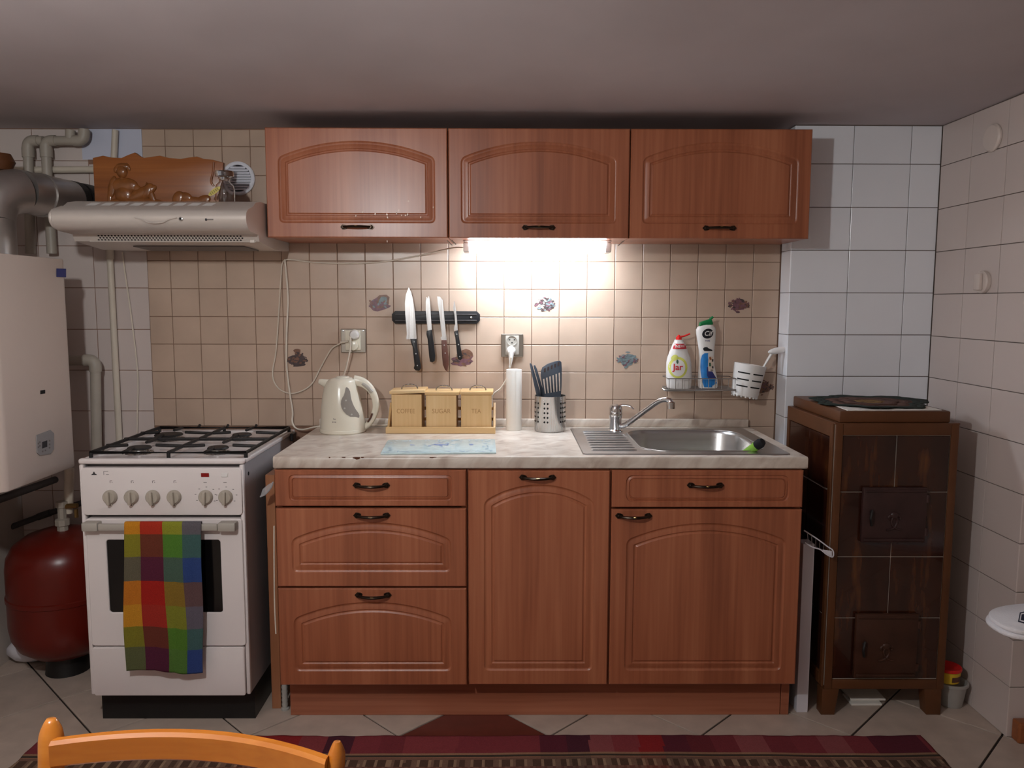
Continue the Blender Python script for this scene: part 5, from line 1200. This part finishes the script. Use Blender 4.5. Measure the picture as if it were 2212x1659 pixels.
part('drilled_holes', mb, m_hole, uh, 'dark round holes in rows', smooth=False, stuff=True)
z6 = lambda x, y: (1060+x*.30742, 600+y*.30742)
def flat_tool(name, label, outline, Y, th, m, stick):
    t = thing(name, label, 'utensil', stick[1], 'grey nylon utensils in the steel holder')
    pts = [P(*z6(x, y), Y) for x, y in outline]
    part('blade', MB().prism([(p.x, p.z) for p in pts], Y, Y+th, 'Y', bev=.0008), m, t)
    part('handle', MB().tube([stick[0], stick[1]], [.006, .005], 10), m, t); return t, Y
sl, Ysl = flat_tool('slotted_spatula', 'grey nylon slotted spatula with a broad slanted head in the steel holder', [(375, 845), (352, 690), (352, 660), (362, 630), (400, 605), (450, 588), (485, 583), (497, 592), (500, 640), (498, 760), (494, 832), (470, 848)], -.098, .003, m_utensil, (P(*z6(430, 850), -.0965), V(ux+.01, uy+.002, TZ+.006)))
for k in range(6):
    xa = 372+22*k; xb = 385+20*k; yt = 712-8.5*k; yb_ = 830-3*k
    pts = [P(*z6(x, y), Ysl-.0006) for x, y in ((xa-5, yt), (xa+5, yt-3), (xb+4, yb_-10), (xb-3, yb_-8))]
    part('slot', MB().prism([(p.x, p.z) for p in pts], Ysl-.0006, Ysl-.0002, 'Y'), m_pale, sl, 'pale slot', smooth=False)
for k in range(5):
    xa = 380+24*k; c = P(*z6(xa, 650-11*k), Ysl-.0006)
    part('slot', MB().prism([(c.x-.0035, c.z-.0075), (c.x+.003, c.z-.006), (c.x+.004, c.z+.008), (c.x-.003, c.z+.006)], Ysl-.0006, Ysl-.0002, 'Y'), m_dark, sl, 'dark slot', smooth=False)
part('lower_blade', MB().prism([(P(*z6(x, y), Ysl-.001).x, P(*z6(x, y), Ysl-.001).z) for x, y in ((380, 815), (492, 795), (494, 838), (378, 842))], Ysl-.0009, Ysl-.0001, 'Y'), m_greyplast if False else m_utensil, sl, smooth=False)
flat_tool('kitchen_turner', 'dark grey nylon turner seen edge-on, leftmost in the steel holder', [(273, 605), (280, 600), (292, 612), (345, 790), (352, 845), (328, 845), (315, 800)], -.112, .010, m_utensil, (P(*z6(340, 846), -.107), V(ux-.012, uy-.012, TZ+.006)))
flat_tool('serving_spoon', 'dark grey nylon spoon seen edge-on behind the leftmost turner', [(300, 618), (312, 614), (325, 640), (372, 800), (378, 845), (352, 845), (345, 780)], -.088, .010, m_utensil, (P(*z6(365, 846), -.083), V(ux-.006, uy+.016, TZ+.006)))
cbd = thing('cutting_board', 'pale blue glass cutting board with a blue flower print lying on the worktop', 'cutting board', V(-.235, -.44, TZ))
q4 = [PZ(822, 980, TZ+.003), PZ(1072, 978, TZ+.003), PZ(1069, 949, TZ+.003), PZ(838, 951, TZ+.003)]
part('glass_plate', MB().prism([(p.x, p.y) for p in q4], TZ, TZ+.0045, 'Z', bev=.001), m_boardglass, cbd)
mb = MB(); r = random.Random(9)
def bp(u, v): a = q4[0].lerp(q4[1], u); b2 = q4[3].lerp(q4[2], u); p = a.lerp(b2, v); return V(p.x, p.y, TZ+.0048)
def leafp(u, v, ln, wd, an, mi):
    c = bp(u, v); c.z += .00002*len(mb.f)/10
    mb.add([c+V(ln*x*math.cos(an)-wd*y*math.sin(an), ln*x*math.sin(an)+wd*y*math.cos(an), 0) for x, y in ((-1, 0), (-.4, .8), (.3, .8), (1, 0), (.3, -.8), (-.4, -.8))], [tuple(range(6))], mi)
for q in range(34):
    a = r.uniform(0, 2*PI); d = r.uniform(0, 1); leafp(.5+.15*d*math.cos(a), .56+.24*d*math.sin(a), r.uniform(.006, .012), r.uniform(.003, .005), r.uniform(0, PI), 0 if d < .75 else 1)
for u in (.25, .78): 
    for q in range(5): leafp(u+r.uniform(-.02, .02), .56+r.uniform(-.05, .05), .008, .004, r.uniform(0, PI), 0)
for q in range(70):
    s_ = r.random()
    u, v = (r.uniform(.03, .97), r.choice((.08, .90))+r.uniform(-.05, .05)) if s_ < .6 else (r.choice((.06, .92))+r.uniform(-.035, .035), r.uniform(.05, .95))
    leafp(u, v, r.uniform(.006, .014), r.uniform(.002, .005), r.uniform(0, PI), 1)
part('flower_print', mb, [m_boardblue, m_boardpale], cbd, 'blue flower print', smooth=False, stuff=True)

# ================================================================== RIGHT CORNER
# ---- tiled heating stove
hs2 = thing('tiled_stove', 'tall dark brown tiled heating stove in the right corner', 'stove', V(1.19, -.32, 0))
FX0_, FX1_, FY, BYK = .997, 1.381, -.525, -.112
zb0, zt0 = .084, .949
def fz_(y): return P(1935, y, FY).z
b = MB()
part('core', MB().box((FX0_+.004, FY+.0032, zb0+.01), (FX1_-.004, BYK, zt0-.002)), m_whitejoint, hs2)
fw = .0235
def bar(nm, x0, x1, z0, z1): part(nm, MB().box((x0, FY-.004, z0), (x1, FY+.0031, z1), .002, 2), m_stovebrown, hs2)
bar('frame_post', FX0_, FX0_+fw, zb0+.003, zt0); bar('frame_post', FX1_-fw, FX1_, zb0+.003, zt0); bar('frame_rail', FX0_+fw+.0003, FX1_-fw-.0003, fz_(940), zt0)
bar('frame_rail', FX0_+fw+.0003, FX1_-fw-.0003, zb0+.003, fz_(1467))
for y0, y1 in ((FY+.0122, FY+.034), (BYK-.02, BYK)):
    part('side_post', MB().box((FX0_-.004, y0, zb0+.003), (FX0_+.0038, y1, zt0), .002), m_stovebrown, hs2)
part('side_rail', MB().box((FX0_-.004, FY+.0345, zt0-.048), (FX0_+.0038, BYK-.0205, zt0), .002), m_stovebrown, hs2)
part('side_rail', MB().box((FX0_-.004, FY+.0345, zb0+.003), (FX0_+.0038, BYK-.0205, zb0+.045), .002), m_stovebrown, hs2)
zz = [fz_(1466), fz_(1335), fz_(1203), fz_(1063), fz_(941)]; xs = [FX0_+fw, (FX0_+FX1_)/2+.001, FX1_-fw]
for i in range(4):
    for k in range(2):
        part('stove_tile', MB().box((xs[k]+.0010, FY+.0004, zz[i]+.0010), (xs[k+1]-.0010, FY+.0031, zz[i+1]-.0010), .0012, 1), m_stovetile, hs2)
zs_ = [zb0+.045, .32, .52, .73, zt0-.048]; ys_ = [FY+.0345, -.32, BYK-.0205]
for i in range(4):
    for k in range(2):
        part('stove_tile', MB().box((FX0_-.0005, ys_[k]+.001, zs_[i]+.001), (FX0_+.0038, ys_[k+1]-.001, zs_[i+1]-.001), .002), m_stovetile, hs2)
part('cap', MB().box((1.010, FY+.004, zt0+.0003), (1.356, BYK-.005, .986), .005, 2), m_stovebrown, hs2)
part('crown', MB().box((FX0_-.004, FY-.004, zt0-.004), (FX1_+.003, BYK, zt0+.0002), .002), m_stovebrown, hs2)
def foot(x0, x1, inner):
    pts = [(x0, 0), (x1, 0), (x1+(.012 if inner > 0 else 0), zb0+.003), (x0-(.012 if inner < 0 else 0), zb0+.003)]
    part('foot', MB().prism(pts, FY-.003, FY+.04, 'Y', bev=.002), m_stovebrown, hs2)
foot(FX0_-.006, FX0_+.036, 1); foot(FX1_-.05, FX1_-.005, -1)
for x in (FX0_, FX1_-.05): part('foot', MB().box((x, BYK-.045, 0), (x+.045, BYK-.002, zb0+.01), .002), m_stovebrown, hs2)
def stove_door(x0, x1, y0, y1, m, lab):
    a, c = P(x0, y1, FY-.012), P(x1, y0, FY-.012)
    dd = part('fire_door', MB().box((a.x, FY-.016, a.z), (c.x, FY-.0005, c.z), .004, 2), m, hs2, lab)
    part('door_frame', MB().box((a.x+.006, FY-.0200, c.z-.014), (c.x-.006, FY-.0162, c.z-.006), .0015), m, dd); part('door_frame', MB().box((a.x+.006, FY-.0200, a.z+.006), (c.x-.006, FY-.0162, a.z+.014), .0015), m, dd)
    mx_, mz = (a.x+c.x)/2, (a.z+c.z)/2; rl2 = MB(); r = random.Random(int(x0))
    for s in (-1, 1):
        sc_ = [V(mx_+s*(.012+.030*t_*math.cos(5*t_))*1.2, FY-.0168, mz-.012+.036*t_*math.sin(5*t_)) for t_ in [q/16 for q in range(17)]]
        rl2.tube(sc_, .0035, 7)
    rl2.sphere((mx_, FY-.0165, mz), 1, .014, .005, .012, 12)
    part('scroll_relief', rl2, m, dd)
    part('latch', MB().tube(smooth_path([V(a.x+.028, FY-.022, mz+.018), V(a.x+.020, FY-.030, mz-.004), V(a.x+.026, FY-.024, mz-.03)], 5), .0042, 8).tube([V(a.x+.026, FY-.0163, mz+.01), V(a.x+.024, FY-.028, mz+.005)], .004, 8), m_iron, dd)
    for zq in (c.z-.035, a.z+.035): part('hinge', MB().tube([V(c.x+.002, FY-.012, zq-.012), V(c.x+.002, FY-.012, zq+.012)], .006, 10), m, dd)
stove_door(1859, 2004, 1053, 1172, m_stoveiron, 'plum black cast fire door'); stove_door(1843, 1985, 1326, 1464, m_stovedoor, 'brown cast ash door')
solo('crumpled_film', 'pale crumpled film standing behind the tiled stove near the floor', 'film', MB().tube(smooth_path([V(1.43, -.33, .003), V(1.42, -.34, .10), V(1.41, -.36, .20), V(1.43, -.36, .26), V(1.415, -.33, .33), V(1.45, -.30, .38)], 5), [.006]*12+[.012]*8+[.006]*6, 8), m_clearfilm)
# papers and leaf-edged placemat on the stove
q = [(1.035, -.518), (1.335, -.505), (1.335, -.32), (1.05, -.30)]
solo('paper_sheet', 'white paper sheets lying on the tiled stove under the placemat', 'paper', MB().prism(q, .9864, .9885, 'Z'), m_paper)
pm = thing('placemat', 'dark placemat with green leaf edges and an ochre centre on the tiled stove', 'placemat', V(1.185, -.34, .989))
mb = MB(); n = 72; cx_, cy_ = 1.185, -.335
def pmr(a): return 1+.07*math.cos(7*a+.6)+.03*math.cos(19*a)
ring = lambda s, z: [V(cx_+.178*s*pmr(a)*math.cos(a), cy_+.165*s*pmr(a)*math.sin(a), z+.006*max(0, s-.5)*(1+math.sin(3*a+1)*.8)+.004*max(0, math.cos(a-.4))*s) for a in [2*PI*k/n for k in range(n)]]
rr_ = [(.10, 0), (.25, 0), (.26, 1), (.50, 1), (.72, 1), (.73, 2), (.86, 2), (1.0, 2)]
vs = [V(cx_, cy_, .9912)]; fs = []; ms_ = []
for s, mi in rr_: vs += ring(s, .9912)
mb.add(vs[:1]+vs[1:1+n], [(0, 1+k, 1+(k+1) % n) for k in range(n)], 0)
for i in range(len(rr_)-1):
    mb.add(vs[1+i*n:1+(i+2)*n], [(k, (k+1) % n, n+(k+1) % n, n+k) for k in range(n)], rr_[i][1])
o = part('woven_mat', mb, [m_matgold, m_mat, m_matgreen], pm); smd = o.modifiers.new('th', 'SOLIDIFY'); smd.thickness = .0022; smd.offset = 1
# sheets under the stove, tubs beside it
for i, (x0, y0, x1, y1, z) in enumerate(((1.113, -.47, 1.215, -.40, 0), (1.118, -.452, 1.235, -.36, .0075))):
    solo('tile_offcut', ['lower whitish board lying on the floor under the tiled stove', 'upper whitish board under the tiled stove, set further back'][i], 'board', MB().box((x0, y0, z+.0003), (x1, y1, z+.0072), .001), m_paper)
t1c = V(1.447, -.455, 0)
tb = thing('food_tub', 'frosted clear plastic tub with white contents on the floor beside the tiled stove', 'tub', t1c)
part('tub_wall', MB().lathe([(.001, .0005), (.036, .0005), (.047, .072), (.052, .073), (.052, .080), (.046, .081), (.0445, .074), (.035, .003), (.001, .003)], tuple(t1c), 32), m_clear, tb)
part('contents', MB().sphere(tuple(t1c+V(0, 0, .031)), .03, 1.02, 1.02, .85, 16), m_content, tb, 'white bag-like contents')
t2c = t1c+V(-.017, -.004, .0815)
tb2 = thing('margarine_tub', 'small yellow tub with a red lid standing on the clear tub', 'tub', t2c)
part('tub_wall', MB().lathe([(.030, .0003), (.036, .004), (.040, .040), (.038, .041)], tuple(t2c), 32), m_yellow, tb2)
part('lid', MB().lathe([(.0405, .0412), (.0425, .043), (.0425, .050), (.040, .052), (.036, .050), (0, .050)], tuple(t2c), 32), m_redp, tb2, 'red lid')
mb = MB()
for a0, a1_ in ((-1.7, -.5),):
    an = [lerp(a0, a1_, q/8) for q in range(9)]; mb.add([t2c+V((.0365+z*.09)*math.cos(a), (.0365+z*.09)*math.sin(a), z) for z in (.010, .028) for a in an], [(q, q+1, q+10, q+9) for q in range(8)])
part('brown_print', mb, m_brownh, tb2, smooth=False)
# white board and wire rack in the gap beside the sink unit
solo('white_panel', 'white melamine panel standing upright in the gap between sink unit and tiled stove', 'panel', MB().box((.917, -.512, 0), (.953, -.46, .560), .001).box((.917, -.46, 0), (.925, -.06, .556)), m_panelwhite)
wr = thing('wire_rack', 'pale wire rack sticking out of the gap above the white panel', 'rack', V(.93, -.5, .565))
wa, wb_, wc, wd_ = P(1736, 1143, -.53), P(1797, 1187, -.555), P(1796, 1204, -.575), P(1739, 1170, -.56)
wa.z = max(wa.z, .57)
rimp = [P(1737, 1146, -.52), P(1765, 1164, -.53), P(1788, 1181, -.54), P(1799, 1189, -.55), P(1799, 1203, -.565), P(1786, 1198, -.565), P(1772, 1187, -.56), P(1755, 1182, -.555), P(1739, 1172, -.55)]
part('rim', MB().tube(smooth_path(rimp, 4), .0022, 7), m_panelwhite, wr)
for k in range(6):
    u = (k+.5)/6; a_ = P(lerp(1740, 1793, u), lerp(1150, 1186, u), -.53); c_ = P(lerp(1742, 1790, u), lerp(1173, 1199, u), -.558); part('wire', MB().tube([a_, c_], .0012, 6), m_wire, wr)
part('flap', MB().add([P(1776, 1187, -.561), P(1797, 1190, -.556), P(1797, 1204, -.565), P(1787, 1199, -.564)]+[P(1776, 1187, -.558), P(1797, 1190, -.553), P(1797, 1204, -.562), P(1787, 1199, -.561)], [(0, 1, 2, 3), (7, 6, 5, 4), (0, 1, 5, 4), (1, 2, 6, 5), (2, 3, 7, 6), (3, 0, 4, 7)]), m_panelwhite, wr)
# ---- right wall: switch and round cover
sw = PX(2127, 609, XR); t = thing('light_switch', 'white rounded light switch on the right wall tiles', 'switch', V(XR, sw.y, sw.z-.036))
def on_right(mb, c):   # geometry modelled facing -Y around the origin, turned to face -X at c
    mb.v = [V(v.y, -v.x, v.z)+c for v in mb.v]; return mb
part('base', on_right(MB().lathe([(.036, .0012), (.036, .012), (.032, .016), (0, .016)], (0, 0, 0), 32, 'Y'), sw), m_switch, t)
part('rocker', on_right(MB().prism([(-.017, -.026), (.017, -.026), (.017, .026), (-.017, .026)], -.0162, -.027, 'Y', bev=.003), sw), m_switch, t)
cv = PX(2147, 298, XR); t = thing('round_wall_cover', 'round white cover cap high on the right wall tiles', 'cover', V(XR, cv.y, cv.z-.043))
part('cover_cap', on_right(MB().lathe([(.043, .0012), (.043, .006), (.038, .011), (0, .013)], (0, 0, 0), 36, 'Y'), cv), m_switch, t)

# ================================================================== FOREGROUND
# ---- rag rug
RGX0, RGX1, RGY0, RGY1 = -1.43, 1.245, -.655, -1.55
r = random.Random(21)
reds = [(118, 48, 54), (134, 58, 62), (104, 40, 46), (140, 74, 76), (92, 36, 48), (140, 36, 38), (126, 52, 58), (76, 34, 46)]
cells = []; x = RGX0
while x < RGX1+.2: wd = .078*r.uniform(.9, 1.1); cells.append((x, x+wd, r.choice(reds), r.random())); x += wd
def red_at(x, wide=False):
    for a, b_, c, q in cells:
        if a <= x < b_: return c, (x-a)/(b_-a), q
    return reds[0], .5, 0
def rug_col(x, y):
    d = (RGY0-y) % .52; c, u, q = red_at(x)
    k = lambda a, b_, t: tuple(lerp(p, q_, t) for p, q_ in zip(a, b_))
    olive, dk, tan = (116, 102, 80), (62, 54, 46), (156, 132, 96)
    if d < .095: return srgb(*c)
    if d < .103: return srgb(*k(tan, c, .25))
    if d < .113: return srgb(*dk)
    if d < .121: return srgb(*k(tan, c, .35))
    if d < .130: return srgb(*k(olive, c, .3))
    if d < .165:
        if u < .10 or .45 < u < .52 or .6 < u < .67: return srgb(*k((150, 132, 104), c, .15))
        return srgb(*k((74, 62, 46), c, .15)) if (.14 < u < .42 or .72 < u < .97) else srgb(*k(olive, c, .2))
    if d < .20: return srgb(*k(olive, c, .35)) if int(x*90) % 2 else srgb(*k((96, 72, 56), c, .35))
    if d < .235: return srgb(*k(dk, c, .4)) if .3 < (u*2) % 1 < .75 else srgb(*k(tan, c, .3))
    if d < .25: return srgb(*dk)
    if d < .26: return srgb(*k(tan, c, .3))
    if d < .42: return srgb(*k(c, (80, 40, 44), .3))
    return srgb(*k(olive, c, .3)) if int(x*60) % 2 else srgb(*k(dk, c, .4))
def rpos(u, v):
    x = lerp(RGX0, RGX1, u); y = lerp(RGY0, RGY1, v)
    if v == 0: y += .004*noise.noise(V(x*22, 0, 0))+.004*noise.noise(V(x*5, 3, 0))
    if u in (0, 1): x += .004*noise.noise(V(y*25, 5, 0))
    return V(x, y-.010*noise.noise(V(x*1.5, y*1.5, 9))*(1-v), .0045+.002*noise.noise(V(x*6, y*9, 1))+.0012*math.sin(x*400)*0)
o = solo('rag_rug', 'long woven rag rug in red and brown bands on the floor before the cabinets', 'rug', cloth_grid(330, 180, rpos, lambda u, v: rug_col(lerp(RGX0, RGX1, u)+.012*v, lerp(RGY0, RGY1, v))), m_rug, angle=180)
smd = o.modifiers.new('th', 'SOLIDIFY'); smd.thickness = .004; smd.offset = -1 if o.data.polygons[0].normal.z > 0 else 1
# ---- chair in the foreground
HZ = .815
pl_, pr2_ = PZ(101, 1564, HZ), PZ(708, 1615, HZ)
PLX, PRX = pl_.x, pr2_.x; PYL, PYR = pl_.y, pr2_.y
ch = thing('dining_chair', 'orange varnished beech chair, its curved backrest at the lower left', 'chair', V((PLX+PRX)/2, (PYL+PYR)/2-.2, 0))
ax = (V(PRX, PYR, 0)-V(PLX, PYL, 0)).normalized(); bk = V(ax.y, -ax.x, 0)   # bk: toward the camera
prr = .0135
for c, rr_, lean in ((V(PLX, PYL, 0), .0145, V(.004, 0, 0)), (V(PRX, PYR, 0), .0115, V(-.006, 0, 0))):
    pts = [c+bk*.06+V(0, 0, .0105 if False else 0), c+bk*.02+V(0, 0, .44), c+V(0, 0, HZ-.10), c-bk*.012-lean+V(0, 0, HZ-.012), c-bk*.0125-lean+V(0, 0, HZ-.004), c-bk*.013-lean+V(0, 0, HZ)]
    pts[0].z = 0
    sp_ = smooth_path(pts[:4], 8)+pts[4:]
    part('rear_leg', MB().tube(sp_, [lerp(rr_*.9, rr_, min(1, p.z/.4)) if p.z < HZ-.03 else rr_*max(.35, math.sqrt(max(0, 1-((p.z-(HZ-.03))/.031)**2))) for p in sp_], 18), m_chair, ch, angle=60)
A_ = V(PLX, PYL, 0)+ax*.007; B_ = V(PRX, PYR, 0)-ax*.001; n = 28
def rail(ztop_l, ztop_m, h, bow):
    mb = MB()
    for i in range(n+1):
        u = i/n; q = 4*u*(1-u); c = A_.lerp(B_, u)+(-bk)*bow*q
        z = HZ-lerp(ztop_l, ztop_l-.007, u)+ztop_m*q; hh = lerp(h, h*1.06, q)
        for dy, dz in ((-.008, -hh+.003), (-.005, -hh), (.005, -hh), (.008, -hh+.003), (.008, -.004), (.004, 0), (-.004, 0), (-.008, -.004)): mb.v.append(c+bk*dy+V(0, 0, z+dz))
    for i in range(n):
        for k in range(8): l = (k+1) % 8; mb.f.append((i*8+k, i*8+l, (i+1)*8+l, (i+1)*8+k)); mb.m.append(0); mb.c.append(None)
    mb.f += [tuple(range(8)), tuple(n*8+k for k in range(8))]; mb.m += [0, 0]; mb.c += [None, None]
    return mb
part('top_rail', rail(.019, .001, .033, .035), m_chair, ch); part('middle_rail', rail(.16, .01, .03, .03), m_chair, ch)
F1, F2 = V(PLX, PYL, 0)+bk*.40-ax*.01, V(PRX, PYR, 0)+bk*.40+ax*.01
for c in (F1, F2): part('front_leg', MB().tube([c, c+V(0, 0, .445)], [.014, .017], 14), m_chair, ch)
sq = [V(PLX, PYL, 0)+bk*.045-ax*0+ax*.02, V(PRX, PYR, 0)+bk*.045-ax*.02, F2+bk*.02, F1+bk*.02]
part('seat', MB().prism([(p.x, p.y) for p in sq], .4455, .468, 'Z', bev=.005), m_chair, ch)
for c, d in ((A_, F1), (B_, F2)): part('side_stretcher', MB().tube([V(c.x, c.y, .22)+bk*.05, V(d.x, d.y, .22)], .009, 10), m_chair, ch)
# ---- stool with a folded white towel at the right edge
tw = PZ(2154, 1345, .47); tcx, tcy = tw.x+.19, tw.y+.03
sl_ = thing('side_stool', 'wooden stool carrying the white towel, mostly beyond the right photo edge', 'stool', V(tcx+.05, tcy, 0))
part('stool_top', MB().box((tcx+.0, tcy-.13, .425), (tcx+.46, tcy+.15, .449), .006, 2), m_trim, sl_)
for dx in (.17, .42):
    for dy in (-.105, .125): part('leg', MB().tube([V(tcx+dx, tcy+dy, 0), V(tcx+dx, tcy+dy, .4248)], .013, 12), m_trim, sl_)
to = thing('folded_towel', 'folded white terry towel with a navy bordered emblem at the right edge', 'towel', V(tcx, tcy, .4495))
for k, z in ((0, .4495), (1, .4625)):
    pts = [(tcx+(.20-.006*k)*math.copysign(abs(math.cos(a))**.75, math.cos(a)), tcy+(.105-.004*k)*math.copysign(abs(math.sin(a))**.75, math.sin(a))+.03*math.cos(a)) for a in [2*PI*q/44 for q in range(44)]]
    part('towel_fold', MB().prism(pts, z, z+.0125, 'Z', bev=.005), m_towel, to)
e0 = [PZ(x, y, .4756) for x, y in ((2203, 1323), (2199, 1343), (2230, 1352), (2236, 1316))]
e1 = [PZ(x, y, .4758) for x, y in ((2205, 1325), (2202, 1341), (2230, 1349), (2236, 1319))]
e2 = [PZ(x, y, .4760) for x, y in ((2207, 1327), (2205, 1339), (2230, 1346), (2236, 1322))]
part('emblem', MB().add(e0, [(0, 1, 2, 3)], 0).add(e1, [(0, 1, 2, 3)], 1).add(e2, [(0, 1, 2, 3)], 0), [mat('navy_cloth', srgb(34, 36, 58), .9), m_towel], to, 'navy patch with a white inner line', smooth=False)
